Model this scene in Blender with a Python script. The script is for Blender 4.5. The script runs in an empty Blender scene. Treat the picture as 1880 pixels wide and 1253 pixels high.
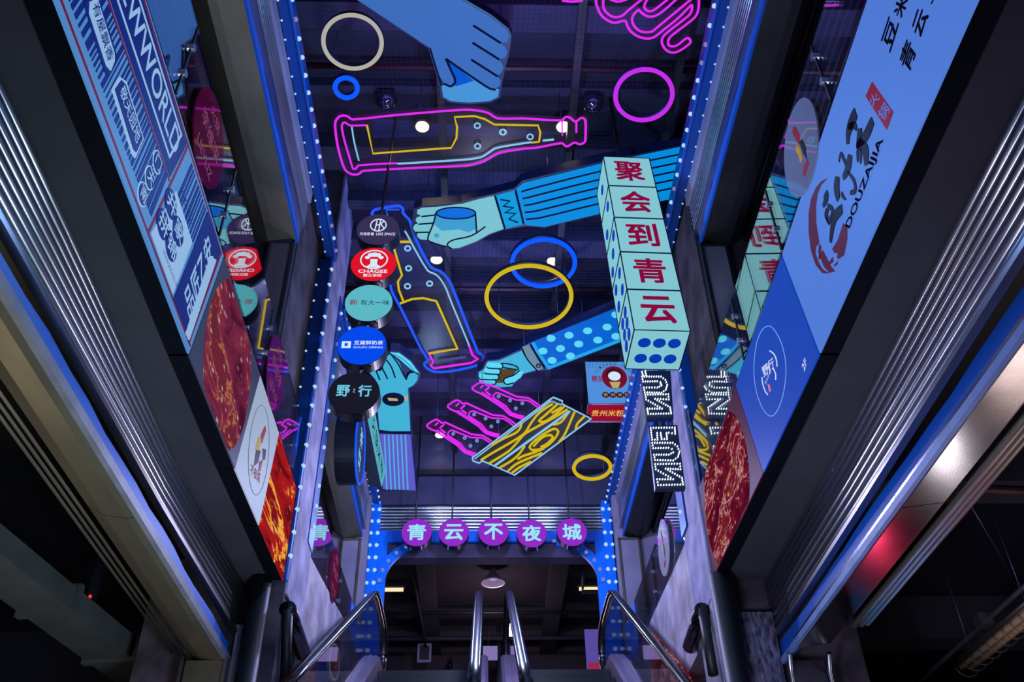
import bpy, math, random
from mathutils import Vector, Matrix
from mathutils.geometry import tessellate_polygon
random.seed(7)
SC = bpy.context.scene
COL = SC.collection

# ------------------------------------------------------------------ camera, world, lights, exposure
FPX, CX, CY = 1700.0, 940.0, 626.5
PITCH, YAW, ROLL = math.radians(38.5), math.radians(2.3), math.radians(-1.2)
_cp, _sp, _cy, _sy = math.cos(PITCH), math.sin(PITCH), math.cos(YAW), math.sin(YAW)
FWD = Vector((_sy*_cp, _cy*_cp, _sp))
_r = Vector((_cy, -_sy, 0)); _u = _r.cross(FWD)
RGT = _r*math.cos(ROLL) + _u*math.sin(ROLL)
UPV = -_r*math.sin(ROLL) + _u*math.cos(ROLL)
cam = bpy.data.cameras.new('camera'); camo = bpy.data.objects.new('camera', cam); COL.objects.link(camo)
cam.sensor_fit = 'HORIZONTAL'; cam.sensor_width = 36.0; cam.lens = FPX/1880*36.0
cam.clip_start = 0.05; cam.clip_end = 200
m = Matrix((RGT, UPV, -FWD)).transposed().to_4x4(); camo.matrix_world = m
SC.camera = camo
SC.view_settings.view_transform = 'Standard'; SC.view_settings.look = 'None'
SC.view_settings.exposure = 0.0; SC.view_settings.gamma = 1.0
SC.view_settings.use_curve_mapping = False
SC.cycles.max_bounces = 7; SC.cycles.glossy_bounces = 3; SC.cycles.diffuse_bounces = 3
SC.cycles.transparent_max_bounces = 24; SC.cycles.sample_clamp_indirect = 4.0
SC.cycles.use_denoising = True
W = bpy.data.worlds.new('world'); SC.world = W; W.use_nodes = True
W.node_tree.nodes['Background'].inputs[0].default_value = (0.20, 0.22, 0.55, 1)
W.node_tree.nodes['Background'].inputs[1].default_value = 0.35

def lamp(name, kind, loc, color, power, size=0.3, target=None, spot=None, shape_y=None):
    l = bpy.data.lights.new(name, kind); l.color = color; l.energy = power
    if kind == 'AREA':
        l.size = size
        if shape_y: l.shape = 'RECTANGLE'; l.size_y = shape_y
    else: l.shadow_soft_size = size
    if kind == 'SPOT': l.spot_size = math.radians(spot or 60); l.spot_blend = 0.6
    o = bpy.data.objects.new(name, l); COL.objects.link(o); o.location = loc
    if target is not None:
        o.rotation_euler = (Vector(target)-Vector(loc)).to_track_quat('-Z', 'Y').to_euler()
    return o
# unseen fill lights added to brighten ceiling, structure and lower fronts; room lamp last
lamp('violet_fill', 'AREA', (0.2, 4.4, 7.72), (0.34, 0.17, 1.0), 22, 3.0, (0.2, 4.2, 9))  # this and the next two: added to light the ceiling, for the neon's glow
lamp('blue_fill', 'AREA', (0.15, 8.0, 7.78), (0.12, 0.24, 1.0), 38, 3.0, (0.1, 8.6, 9))
lamp('indigo_fill', 'AREA', (0.15, 11.4, 7.4), (0.28, 0.27, 1.0), 26, 2.4, (0.2, 12.6, 9))
lamp('blue_wash', 'POINT', (0.15, 5.0, 5.7), (0.22, 0.44, 1.0), 180, 0.1)  # the three washes are added points that brighten columns, fronts and plaster
lamp('violet_wash', 'POINT', (0.15, 9.9, 5.6), (0.42, 0.46, 1.0), 240, 0.1)
lamp('landing_wash', 'POINT', (0.15, 8.4, 4.4), (0.74, 0.68, 1.0), 95, 0.1)
lamp('shutter_fill_left', 'AREA', (0.15, 4.0, 0.2), (0.60, 0.88, 1.0), 90, 1.2, (-2.0, 5.8, 3.0))  # added in mid hall to brighten the left shutter
lamp('shutter_fill_right', 'AREA', (0.15, 4.0, 0.2), (0.62, 0.56, 1.0), 62, 1.2, (2.3, 5.8, 3.0))  # same spot, added to brighten the right shutter
lamp('lower_fill', 'POINT', (0.15, 6.4, 1.2), (0.9, 0.84, 1.0), 120, 0.1)  # added low in the hall to lift the soffits and plaster
lamp('lining_spot_red', 'SPOT', (3.50, 7.0, 1.68), (1.0, 0.05, 0.14), 11, 0.06, (2.66, 5.26, 2.58), 40)  # unseen spot added for the red reflection in the right steel lining
lamp('lining_spot_white', 'SPOT', (3.62, 5.75, 1.72), (1.0, 0.96, 1.0), 11, 0.10, (2.68, 4.3, 2.58), 50)  # likewise added, for the lining's white highlight
lamp('lining_spot_blue', 'SPOT', (3.5, 8.55, 1.74), (0.1, 0.35, 1.0), 40, 0.08, (2.64, 6.5, 2.58), 40)  # likewise added, for the lining's blue highlight
lamp('arch_wash', 'POINT', (-0.8, 11.5, 5.75), (0.40, 0.60, 1.0), 34, 0.1)  # pair of unseen points added to brighten the blue arch
lamp('arch_wash', 'POINT', (1.1, 11.5, 5.75), (0.40, 0.60, 1.0), 34, 0.1)
lamp('room_lamp', 'POINT', (0.2, 15.5, 6.0), (0.9, 0.66, 0.86), 26, 0.1)

# ------------------------------------------------------------------ pixels to rays and planes
def ray(px, py):
    return (RGT*(px-CX) + UPV*(CY-py) + FWD*FPX).normalized()
def on_axis(px, py, ax, val):
    d = ray(px, py); return d*(val/d[ax])

class Plane:
    """a flat sign plane: origin o, u to the reader's right, v up, n towards the reader"""
    def __init__(s, o, u, v):
        s.o = Vector(o); s.u = Vector(u).normalized(); s.v = Vector(v).normalized(); s.n = s.u.cross(s.v).normalized()
    def px(s, pts):
        out = []
        for p in pts:
            d = ray(p[0], p[1]); t = s.o.dot(s.n)/d.dot(s.n); q = d*t-s.o
            out.append((q.dot(s.u), q.dot(s.v)))
        return out
    def at(s, a, b, h=0.0): return s.o + s.u*a + s.v*b + s.n*h
    def scale(s, px, py):
        d = ray(px, py); t = s.o.dot(s.n)/d.dot(s.n); return t*d.dot(FWD)/FPX
def zoom(ox, oy, k, pts): return [(ox+x/k, oy+y/k) for x, y in pts]
def hang(px, py, z, tilt=5.0):
    """a sign hung face down at height z, its face tipped a little towards the entrance"""
    t = math.radians(tilt); o = on_axis(px, py, 2, z)
    return Plane(o, (1, 0, 0), (0, -math.cos(t), math.sin(t)))   # v = towards entrance: 'up' for a viewer looking up
def wall_left(x=-1.65, y=0, z=0): return Plane((x, y, z), (0, 1, 0), (0, 0, 1))
def wall_right(x=1.95, y=0, z=0): return Plane((x, y, z), (0, -1, 0), (0, 0, 1))
def front(y, x=0, z=0): return Plane((x, y, z), (1, 0, 0), (0, 0, 1))

# ------------------------------------------------------------------ materials
def lin(c):
    return tuple(((v/255.0)/12.92 if v/255.0 <= 0.04045 else ((v/255.0+0.055)/1.055)**2.4) for v in c)
MATS = {}
def nodes(name):
    m = bpy.data.materials.new(name); m.use_nodes = True; MATS[name] = m
    nt = m.node_tree; nt.nodes.clear()
    out = nt.nodes.new('ShaderNodeOutputMaterial'); return m, nt, out
def emit(name, rgb, s=1.0, base=True):
    if name in MATS: return MATS[name]
    m, nt, out = nodes(name)
    p = nt.nodes.new('ShaderNodeBsdfPrincipled'); c = lin(rgb)
    p.inputs['Base Color'].default_value = (*[v*0.04 for v in c], 1); p.inputs['Roughness'].default_value = 0.5; p.inputs['Specular IOR Level'].default_value = 0.06
    p.inputs['Emission Color'].default_value = (*c, 1); p.inputs['Emission Strength'].default_value = s
    nt.links.new(p.outputs[0], out.inputs[0]); return m
def pbr(name, rgb, rough=0.6, metal=0.0, var=0.0, scale=6.0, bump=0.0, stretch=None, spec=0.5, rgb2=None, detail=4):
    if name in MATS: return MATS[name]
    m, nt, out = nodes(name)
    p = nt.nodes.new('ShaderNodeBsdfPrincipled'); c = lin(rgb)
    p.inputs['Base Color'].default_value = (*c, 1); p.inputs['Roughness'].default_value = rough
    p.inputs['Metallic'].default_value = metal; p.inputs['Specular IOR Level'].default_value = spec
    if var > 0 or bump > 0:
        tc = nt.nodes.new('ShaderNodeTexCoord'); mp = nt.nodes.new('ShaderNodeMapping')
        if stretch: mp.inputs['Scale'].default_value = stretch
        nz = nt.nodes.new('ShaderNodeTexNoise'); nz.inputs['Scale'].default_value = scale; nz.inputs['Detail'].default_value = detail
        nt.links.new(tc.outputs['Object'], mp.inputs[0]); nt.links.new(mp.outputs[0], nz.inputs['Vector'])
        if var > 0:
            cr = nt.nodes.new('ShaderNodeValToRGB'); cr.color_ramp.elements[0].position = 0.35; cr.color_ramp.elements[1].position = 0.68
            c2 = lin(rgb2) if rgb2 else tuple(v*(1-var) for v in c)
            cr.color_ramp.elements[0].color = (*c2, 1); cr.color_ramp.elements[1].color = (*c, 1)
            nt.links.new(nz.outputs['Fac'], cr.inputs[0]); nt.links.new(cr.outputs[0], p.inputs['Base Color'])
        if bump > 0:
            b = nt.nodes.new('ShaderNodeBump'); b.inputs['Strength'].default_value = bump; b.inputs['Distance'].default_value = 0.02
            nt.links.new(nz.outputs['Fac'], b.inputs['Height']); nt.links.new(b.outputs[0], p.inputs['Normal'])
    nt.links.new(p.outputs[0], out.inputs[0]); return m
def clear(name, tint=(1, 1, 1), base=0.05, power=4.0, gl=(1, 1, 1), rough=0.0, top=0.95):
    """clear sheet: transparent, mirror-like at a glancing angle"""
    m, nt, out = nodes(name)
    tr = nt.nodes.new('ShaderNodeBsdfTransparent'); tr.inputs[0].default_value = (*tint, 1)
    g = nt.nodes.new('ShaderNodeBsdfGlossy'); g.inputs['Color'].default_value = (*gl, 1); g.inputs['Roughness'].default_value = rough
    lw = nt.nodes.new('ShaderNodeLayerWeight'); lw.inputs[0].default_value = 0.5
    pw = nt.nodes.new('ShaderNodeMath'); pw.operation = 'POWER'; pw.inputs[1].default_value = power
    ma = nt.nodes.new('ShaderNodeMath'); ma.operation = 'MULTIPLY_ADD'; ma.inputs[1].default_value = top-base; ma.inputs[2].default_value = base
    mx = nt.nodes.new('ShaderNodeMixShader')
    nt.links.new(lw.outputs['Facing'], pw.inputs[0]); nt.links.new(pw.outputs[0], ma.inputs[0]); nt.links.new(ma.outputs[0], mx.inputs[0])
    nt.links.new(tr.outputs[0], mx.inputs[1]); nt.links.new(g.outputs[0], mx.inputs[2]); nt.links.new(mx.outputs[0], out.inputs[0])
    return m
def food(name, ramp, scale=9.0, strength=1.0, stretch=(1, 1, 1), dist=1.4, spark=0.6):
    """printed photograph of food on a lit panel: saucy red with glints, noodles and herbs"""
    m, nt, out = nodes(name)
    tc = nt.nodes.new('ShaderNodeTexCoord'); mp = nt.nodes.new('ShaderNodeMapping'); mp.inputs['Scale'].default_value = stretch
    nz = nt.nodes.new('ShaderNodeTexNoise'); nz.inputs['Scale'].default_value = scale; nz.inputs['Detail'].default_value = 7
    nz.inputs['Roughness'].default_value = 0.62; nz.inputs['Distortion'].default_value = dist
    cr = nt.nodes.new('ShaderNodeValToRGB'); els = cr.color_ramp.elements
    while len(els) < len(ramp): els.new(0.5)
    for e, (pos, rgb) in zip(els, ramp): e.position = pos; e.color = (*lin(rgb), 1)
    vo = nt.nodes.new('ShaderNodeTexVoronoi'); vo.inputs['Scale'].default_value = scale*3.2
    cr2 = nt.nodes.new('ShaderNodeValToRGB'); cr2.color_ramp.elements[0].position = 0.0; cr2.color_ramp.elements[1].position = 0.22
    cr2.color_ramp.elements[0].color = (spark, spark*0.9, spark*0.9, 1); cr2.color_ramp.elements[1].color = (0, 0, 0, 1)
    ad = nt.nodes.new('ShaderNodeMix'); ad.data_type = 'RGBA'; ad.blend_type = 'ADD'; ad.inputs[0].default_value = 1.0
    e = nt.nodes.new('ShaderNodeEmission'); e.inputs[1].default_value = strength
    nt.links.new(tc.outputs['Object'], mp.inputs[0]); nt.links.new(mp.outputs[0], nz.inputs['Vector']); nt.links.new(mp.outputs[0], vo.inputs['Vector'])
    n2 = nt.nodes.new('ShaderNodeTexNoise'); n2.inputs['Scale'].default_value = scale*.35; n2.inputs['Detail'].default_value = 1
    mm = nt.nodes.new('ShaderNodeMath'); mm.operation = 'MULTIPLY_ADD'; mm.inputs[1].default_value = .6; mm.inputs[2].default_value = -.3
    sm = nt.nodes.new('ShaderNodeMath'); sm.operation = 'ADD'
    nt.links.new(mp.outputs[0], n2.inputs['Vector']); nt.links.new(n2.outputs['Fac'], mm.inputs[0]); nt.links.new(nz.outputs['Fac'], sm.inputs[0]); nt.links.new(mm.outputs[0], sm.inputs[1])
    nt.links.new(sm.outputs[0], cr.inputs[0]); nt.links.new(vo.outputs['Distance'], cr2.inputs[0])
    nt.links.new(cr.outputs[0], ad.inputs[6]); nt.links.new(cr2.outputs[0], ad.inputs[7])
    nt.links.new(ad.outputs[2], e.inputs[0]); nt.links.new(e.outputs[0], out.inputs[0]); return m

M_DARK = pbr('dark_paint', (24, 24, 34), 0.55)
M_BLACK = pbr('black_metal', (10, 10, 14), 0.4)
M_SOFFIT = pbr('grey_soffit', (54, 50, 57), 0.8, var=0.25, scale=3)
M_SIDE = pbr('navy_sign_side', (18, 30, 70), 0.45)
M_STEEL = pbr('ribbed_steel', (196, 202, 212), 0.3, 1.0, var=0.3, scale=2.5, stretch=(1, .15, 4))
M_STEEL2 = pbr('satin_steel', (176, 168, 168), 0.33, 1.0, var=0.3, scale=3, stretch=(1, .3, 1))
M_BROWNSTEEL = pbr('bronze_steel', (136, 126, 106), 0.45, 0.7, var=0.4, scale=2.2, stretch=(1, .4, 1))
M_BLUE = pbr('blue_gasket', (0, 86, 186), 0.5)
M_ARCHBLUE = pbr('arch_blue_paint', (0, 118, 240), 0.4)
M_CASE = pbr('lightbox_case', (9, 11, 18), 0.6, spec=0.1)
M_BLUEFRAME = pbr('blue_frame_paint', (0, 62, 138), 0.4)
M_PLASTER = pbr('worn_plaster', (176, 168, 182), 0.85, var=0.5, scale=3.5, bump=0.35, rgb2=(128, 120, 132))
M_CONC = pbr('stained_concrete', (84, 70, 82), 0.9, var=0.6, scale=3.5, bump=0.6, rgb2=(36, 30, 40), detail=8)
M_PALE = pbr('pale_column_plaster', (165, 160, 195), 0.8, var=0.35, scale=4, bump=0.2, rgb2=(120, 116, 150))
M_CEIL = pbr('dark_ceiling', (46, 40, 66), 0.9, var=0.4, scale=1.5)
M_BEAM = pbr('dark_beam', (54, 48, 80), 0.85, var=0.4, scale=2)
M_ROOM = pbr('room_ceiling', (46, 38, 48), 0.9, var=0.3, scale=2)
M_LAV = pbr('lavender_panel', (150, 138, 165), 0.55, var=0.25, scale=2)
M_BROWNP = pbr('brown_panel', (92, 74, 76), 0.5, var=0.35, scale=3, stretch=(6, 1, .4))
M_DUCT = pbr('duct_sheet', (92, 95, 95), 0.55, 0.3, var=0.35, scale=2)
M_PIPE = pbr('black_pipe', (16, 16, 20), 0.5)
M_RED_PIPE = pbr('red_pipe', (52, 12, 26), 0.5)
M_RUBBER = pbr('black_rubber', (10, 9, 11), 0.22)
M_FLOOR = pbr('grey_floor', (90, 90, 96), 0.5, var=0.2, scale=4)
M_GLASS = clear('balustrade_glass', (0.86, 0.88, 0.94), 0.07, 2.2, rough=0.0)
M_GLASS2 = clear('escalator_glass', (0.75, 0.78, 0.85), 0.04, 3.5)
M_ACRYL = clear('clear_acrylic', (0.90, 0.86, 0.94), 0.02, 4.0, top=0.25, rough=0.28)
M_PINK = emit('neon_magenta', (226, 42, 238), 1.0)
M_VIOLET = emit('neon_violet', (196, 44, 232), 1.0)
M_YEL = emit('neon_yellow', (206, 178, 20), 1.0)
M_CREAM = emit('neon_cream', (176, 172, 160), 1.0)
M_NBLUE = emit('neon_blue', (10, 86, 255), 1.1)
M_NBLUE2 = emit('neon_deep_blue', (30, 84, 240), 1.1)
M_NICE = emit('neon_ice', (140, 196, 232), 0.95)
M_BULB = emit('bulb_ice', (176, 214, 245), 1.0)
M_BULBDIM = emit('bulb_dim', (150, 135, 185), 0.8)
M_DOWN = emit('downlight_lens', (255, 236, 190), 3.0)
M_TUBE = emit('fluorescent_tube', (255, 226, 180), 1.1)
M_INK = emit('sign_navy_line', (8, 24, 70), 0.5)
M_LED = emit('led_white', (235, 245, 255), 2.0)
M_WIRE = pbr('steel_wire', (110, 105, 140), 0.4, 0.8)

# ------------------------------------------------------------------ object helpers
def off(p):
    v = Vector((0, 0, 0))
    while p is not None: v += p.location; p = p.parent
    return v
def mesh_obj(name, verts, faces, mat, parent=None, smooth=False):
    me = bpy.data.meshes.new(name); o0 = off(parent)
    me.from_pydata([tuple(Vector(v)-o0) for v in verts], [], faces); me.update()
    if smooth:
        me.polygons.foreach_set('use_smooth', [True]*len(me.polygons))
    me.materials.append(mat)
    o = bpy.data.objects.new(name, me); COL.objects.link(o)
    if parent: o.parent = parent
    return o
def tag(o, label=None, cat=None, group=None, kind=None):
    if label: o['label'] = label
    if cat: o['category'] = cat
    if group: o['group'] = group
    if kind: o['kind'] = kind
    return o
def thing(name, label, cat, loc=(0, 0, 0), group=None):
    o = bpy.data.objects.new(name, None); COL.objects.link(o); o.location = loc; o.empty_display_size = 0.1
    return tag(o, label, cat, group)
def struct(o): return tag(o, kind='structure')
def merge(parts):
    V, F = [], []
    for v, f in parts:
        n = len(V); V += list(v); F += [tuple(i+n for i in q) for q in f]
    return V, F
def g_box(a, b):
    (x0, y0, z0), (x1, y1, z1) = [min(p, q) for p, q in zip(a, b)], [max(p, q) for p, q in zip(a, b)]
    v = [(x, y, z) for z in (z0, z1) for y in (y0, y1) for x in (x0, x1)]
    return v, [(0, 2, 3, 1), (4, 5, 7, 6), (0, 1, 5, 4), (2, 6, 7, 3), (0, 4, 6, 2), (1, 3, 7, 5)]
def box(name, a, b, mat, parent=None):
    return mesh_obj(name, *g_box(a, b), mat, parent)
def g_loft(st):
    """st: list of (y, [(x,z),...]) stations of one closed cross-section"""
    n = len(st[0][1]); V = [(x, y, z) for y, P in st for x, z in P]; F = []
    for k in range(len(st)-1):
        for i in range(n):
            j = (i+1) % n; F.append((k*n+i, k*n+j, (k+1)*n+j, (k+1)*n+i))
    F.append(tuple(range(n-1, -1, -1))); b = (len(st)-1)*n; F.append(tuple(range(b, b+n)))
    return V, F
def loft(name, st, mat, parent=None, smooth=False): return mesh_obj(name, *g_loft(st), mat, parent, smooth)
def g_prism(pl, poly, h0, h1):
    A = sum(poly[i][0]*poly[(i+1) % len(poly)][1]-poly[(i+1) % len(poly)][0]*poly[i][1] for i in range(len(poly)))
    if A < 0: poly = poly[::-1]
    n = len(poly); V = [pl.at(a, b, h0) for a, b in poly]+[pl.at(a, b, h1) for a, b in poly]
    tri = tessellate_polygon([[Vector((a, b, 0)) for a, b in poly]]); F = []
    for t in tri:
        a, b, c = t
        s = (poly[b][0]-poly[a][0])*(poly[c][1]-poly[a][1])-(poly[c][0]-poly[a][0])*(poly[b][1]-poly[a][1])
        if s < 0: a, b, c = a, c, b
        F.append((a+n, b+n, c+n)); F.append((c, b, a))
    for i in range(n):
        j = (i+1) % n; F.append((i, j, j+n, i+n))
    return V, F
def prism(name, pl, poly, h0, h1, mat, parent=None): return mesh_obj(name, *g_prism(pl, poly, h0, h1), mat, parent)
def ell(cx, cy, rx, ry, n=40, a0=0, a1=2*math.pi, rot=0):
    out = []
    full = abs(a1-a0-2*math.pi) < 1e-6
    for i in range(n if full else n+1):
        t = a0+(a1-a0)*i/n; x, y = rx*math.cos(t), ry*math.sin(t)
        out.append((cx+x*math.cos(rot)-y*math.sin(rot), cy+x*math.sin(rot)+y*math.cos(rot)))
    return out
def smooth_line(P, n=5, closed=False):
    P = [Vector((*p, 0)) if len(p) == 2 else Vector(p) for p in P]; out = []; N = len(P)
    for i in range(N if closed else N-1):
        p1, p2 = P[i], P[(i+1) % N]
        p0 = P[i-1] if (i > 0 or closed) else p1; p3 = P[(i+2) % N] if (closed or i+2 < N) else p2
        l = max((p2-p1).length, 1e-9)
        k0 = min(1.0, l/max((p1-p0).length, 1e-9)) if p0 is not p1 else 1; k3 = min(1.0, l/max((p3-p2).length, 1e-9)) if p3 is not p2 else 1
        m1 = (p2-p0)*0.5; m2 = (p3-p1)*0.5
        if m1.length > l: m1 = m1*(l/m1.length)
        if m2.length > l: m2 = m2*(l/m2.length)
        for j in range(n):
            t = j/n; t2, t3 = t*t, t*t*t
            out.append(p1*(2*t3-3*t2+1)+m1*(t3-2*t2+t)+p2*(-2*t3+3*t2)+m2*(t3-t2))
    if not closed: out.append(P[-1])
    return out
def g_tube(P, r, seg=7, closed=False, flat=1.0, up=None):
    P = [Vector(p) for p in P]; N = len(P); V, F = [], []
    prev = Vector(up) if up is not None else None
    for i in range(N):
        a = P[i-1] if (i > 0 or closed) else P[i]; b = P[(i+1) % N] if (i < N-1 or closed) else P[i]
        t = (b-a)
        t = t.normalized() if t.length > 1e-9 else Vector((0, 1, 0))
        if prev is None: prev = Vector((0, 0, 1)) if abs(t.z) < 0.9 else Vector((1, 0, 0))
        s = t.cross(prev)
        s = s.normalized() if s.length > 1e-6 else t.orthogonal().normalized()
        n = s.cross(t).normalized()
        if up is None: prev = n
        for k in range(seg):
            w = 2*math.pi*k/seg; V.append(P[i]+s*(math.cos(w)*r)+n*(math.sin(w)*r*flat))
    for i in range(N if closed else N-1):
        j = (i+1) % N
        for k in range(seg):
            l = (k+1) % seg; F.append((i*seg+k, i*seg+l, j*seg+l, j*seg+k))
    if not closed:
        F.append(tuple(range(seg-1, -1, -1))); F.append(tuple(range((N-1)*seg, N*seg)))
    return V, F
def tube(name, P, r, mat, parent=None, seg=7, closed=False, flat=1.0, up=None):
    return mesh_obj(name, *g_tube(P, r, seg, closed, flat, up), mat, parent, True)
def neon(name, pl, pts, rpx, mat, parent, h=0.02, closed=False, sm=4):
    """a neon tube following points given on the sign plane (photo pixels), lying h above it"""
    sc = pl.scale(*pts[len(pts)//2])
    ab = pl.px(pts)
    if sm: ab = [(v.x, v.y) for v in smooth_line(ab, sm, closed)]
    return tube(name, [pl.at(a, b, h) for a, b in ab], rpx*sc, mat, parent, 6, closed, up=pl.n)
def g_disc(c, u, v, n, r, h0, h1, seg=48, bevel=0.0):
    V, F = [], []
    rings = [(r, h0), (r, h1-bevel), (r-bevel, h1)] if bevel else [(r, h0), (r, h1)]
    for rr, h in rings:
        for k in range(seg):
            t = 2*math.pi*k/seg; V.append(c+u*(rr*math.cos(t))+v*(rr*math.sin(t))+n*h)
    for q in range(len(rings)-1):
        for k in range(seg):
            l = (k+1) % seg; F.append((q*seg+k, q*seg+l, (q+1)*seg+l, (q+1)*seg+k))
    F.append(tuple(range(seg-1, -1, -1))); b = (len(rings)-1)*seg; F.append(tuple(range(b, b+seg)))
    return V, F
def disc(name, pl, a, b, r, h0, h1, mat, parent, seg=48, bevel=0.0):
    return mesh_obj(name, *g_disc(pl.at(a, b), pl.u, pl.v, pl.n, r, h0, h1, seg, bevel), mat, parent)
_TXT = {}
def glyphs(s, bold=0.0):
    if (s, bold) not in _TXT:
        c = bpy.data.curves.new('text', 'FONT'); c.body = s; c.resolution_u = 3
        o = bpy.data.objects.new('text', c); COL.objects.link(o)
        dg = bpy.context.evaluated_depsgraph_get(); ev = o.evaluated_get(dg); me = ev.to_mesh()
        V = [(v.co.x, v.co.y) for v in me.vertices]; F = [tuple(p.vertices) for p in me.polygons]
        if bold > 0:   # heavier strokes: the same outline laid over itself, shifted
            n = len(V); V0, F0 = list(V), list(F)
            for k, (dx, dy) in enumerate(((bold, bold), (-bold, bold), (bold, -bold), (-bold, -bold))):
                V += [(x+dx*.8, y+dy*.8) for x, y in V0]; F += [tuple(i+n*(k+1) for i in q) for q in F0]
        ev.to_mesh_clear(); bpy.data.objects.remove(o); bpy.data.curves.remove(c)
        x0, x1 = min(v[0] for v in V), max(v[0] for v in V); y0, y1 = min(v[1] for v in V), max(v[1] for v in V)
        V = [((x-x0)/(x1-x0)-0.5, (y-y0)/(y1-y0)-0.5) for x, y in V]
        _TXT[(s, bold)] = (V, F, (x1-x0)/(y1-y0))
    return _TXT[(s, bold)]
def text(name, pl, s, a, b, h, mat, parent, height, width=None, bold=0.0, rot=0.0, shear=0.0):
    V, F, asp = glyphs(s, bold); w = width or height*asp; c, sn = math.cos(rot), math.sin(rot)
    P = []
    for x, y in V:
        X, Y = x*w+shear*y*height, y*height; P.append(pl.at(a+X*c-Y*sn, b+X*sn+Y*c, h))
    return mesh_obj(name, P, F, mat, parent)
def text_quad(name, pl, s, quad, h, mat, parent, bold=0.0):
    """text stretched over a quad on the plane (px corners: top-left, top-right, bottom-right, bottom-left)"""
    V, F, _ = glyphs(s, bold); q = [Vector(p) for p in pl.px(quad)]; P = []
    for x, y in V:
        s_, t = x+0.5, 0.5-y; top = q[0].lerp(q[1], s_); bot = q[3].lerp(q[2], s_); p = top.lerp(bot, t); P.append(pl.at(p.x, p.y, h))
    return mesh_obj(name, P, F, mat, parent)
def wires(parent, pts, z1=8.08, r=0.004, mat=None):
    for p in pts:
        tube('wire', [p, (p[0], p[1]+0.02, z1)], r, mat or M_WIRE, parent, 4)
_b = g_tube([(0, 0, 0)]*2, 1)  # warm-up
def bulb_mesh(name, mat, n=10):
    V, F = [], []
    for r, z in ((1, 0), (0.94, 0.45), (0.7, 0.85), (0.3, 1.08)):
        for k in range(n): V.append((r*math.cos(2*math.pi*k/n), r*math.sin(2*math.pi*k/n), z))
    for q in range(3):
        for k in range(n): F.append((q*n+k, q*n+(k+1) % n, (q+1)*n+(k+1) % n, (q+1)*n+k))
    F.append(tuple(range(n-1, -1, -1))); F.append(tuple(range(3*n, 4*n)))
    me = bpy.data.meshes.new(name); me.from_pydata(V, [], F); me.materials.append(mat)
    me.polygons.foreach_set('use_smooth', [True]*len(me.polygons)); return me
B_ICE, B_DIM = bulb_mesh('bulb_ice', M_BULB), bulb_mesh('bulb_dim', M_BULBDIM)
def bulbs(parent, pts, n, r, dim=0.0):
    q = Vector(n).to_track_quat('Z', 'Y').to_euler(); o0 = off(parent)
    for i, p in enumerate(pts):
        o = bpy.data.objects.new('bulb', B_DIM if random.random() < dim else B_ICE); COL.objects.link(o); o.parent = parent
        o.location = Vector(p)-o0; o.rotation_euler = q; o.scale = (r, r, r)
def span(a, b, step):
    n = max(1, int(abs(b-a)/step)); return [a+(b-a)*(i+0.5)/n for i in range(n)]

# ------------------------------------------------------------------ the setting
COLY0, COLY1 = 7.4, 8.2          # the pair of columns half way along
FAR = 13.0                       # the arch
def col(x0, x1, y0, y1, z0, z1, mat, name): return struct(box(name, (x0, y0, z0), (x1, y1, z1), mat))
struct(box('floor', (-6, -2, -1.6), (7, 20, -1.5), M_FLOOR))
struct(box('ceiling', (-3.2, 1.0, 8.42), (3.6, 13.6, 8.55), M_CEIL))
# beams, ducts and cable trays under the ceiling (each lies on its own)
for i, (y, w, d, x0, x1) in enumerate([(3.4, .16, .2, -2.6, 3), (4.35, .12, .16, -2.6, 3), (5.15, .3, .26, -2.6, 3), (6.1, .1, .14, -2.6, 3), (6.95, .34, .26, -2.6, 3),
                          (7.75, .14, .16, -2.6, 3), (8.35, .3, .3, -2.6, 3), (9.15, .16, .2, -2.6, 3), (9.75, .34, .28, -2.6, 3), (10.6, .14, .18, -2.6, 3),
                          (11.3, .34, .28, -2.6, 3), (12.15, .16, .2, -2.6, 3)]):
    struct(box('ceiling_beam', (x0, y-w/2, 8.42-d), (x1, y+w/2, 8.42), M_BEAM))
for x in (-.45, 0.95, 2.0):
    struct(box('ceiling_runner', (x-.04, 1.2, 8.06), (x+.04, 13.2, 8.14), M_DARK))
t = tag(tube('sprinkler_pipe', [(-2.5, 5.75, 8.2), (3, 5.75, 8.2)], .035, M_RED_PIPE), 'dark red sprinkler pipe crossing above the magenta bottle', 'pipe')
t = tag(tube('sprinkler_pipe', [(-2.5, 9.1, 8.12), (3, 9.1, 8.12)], .03, M_RED_PIPE), 'dark red sprinkler pipe crossing above the large yellow ring', 'pipe')
# outer walls of the hall above the storeys
struct(box('wall_left', (-2.75, 1, 7.4), (-2.65, 13.3, 8.42), M_BEAM))
struct(box('wall_right', (3.0, 1, 7.4), (3.1, 13.3, 8.42), M_BEAM))
# wire net stretched below the ceiling: nobody could count its wires
V, F = [], []
def _w(a, b, r=.0014):
    global V, F
    n = len(V); d = Vector(b)-Vector(a); s = Vector((0, 0, r)); q = d.cross(s).normalized()*r
    for p in (a, b): V += [Vector(p)+s, Vector(p)+q, Vector(p)-s, Vector(p)-q]
    F += [(n+k, n+(k+1) % 4, n+4+(k+1) % 4, n+4+k) for k in range(4)]
for i in range(66): _w((-1.5+i*.052, 2.4, 7.95), (-1.5+i*.052, 12.9, 7.95))
for i in range(200): _w((-1.55, 2.4+i*.0525, 7.955), (1.92, 2.4+i*.0525, 7.955))
tag(mesh_obj('wire_net', V, F, M_DARK), 'fine square wire net stretched under the dark ceiling above the neon signs', 'net', kind='stuff')

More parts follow.
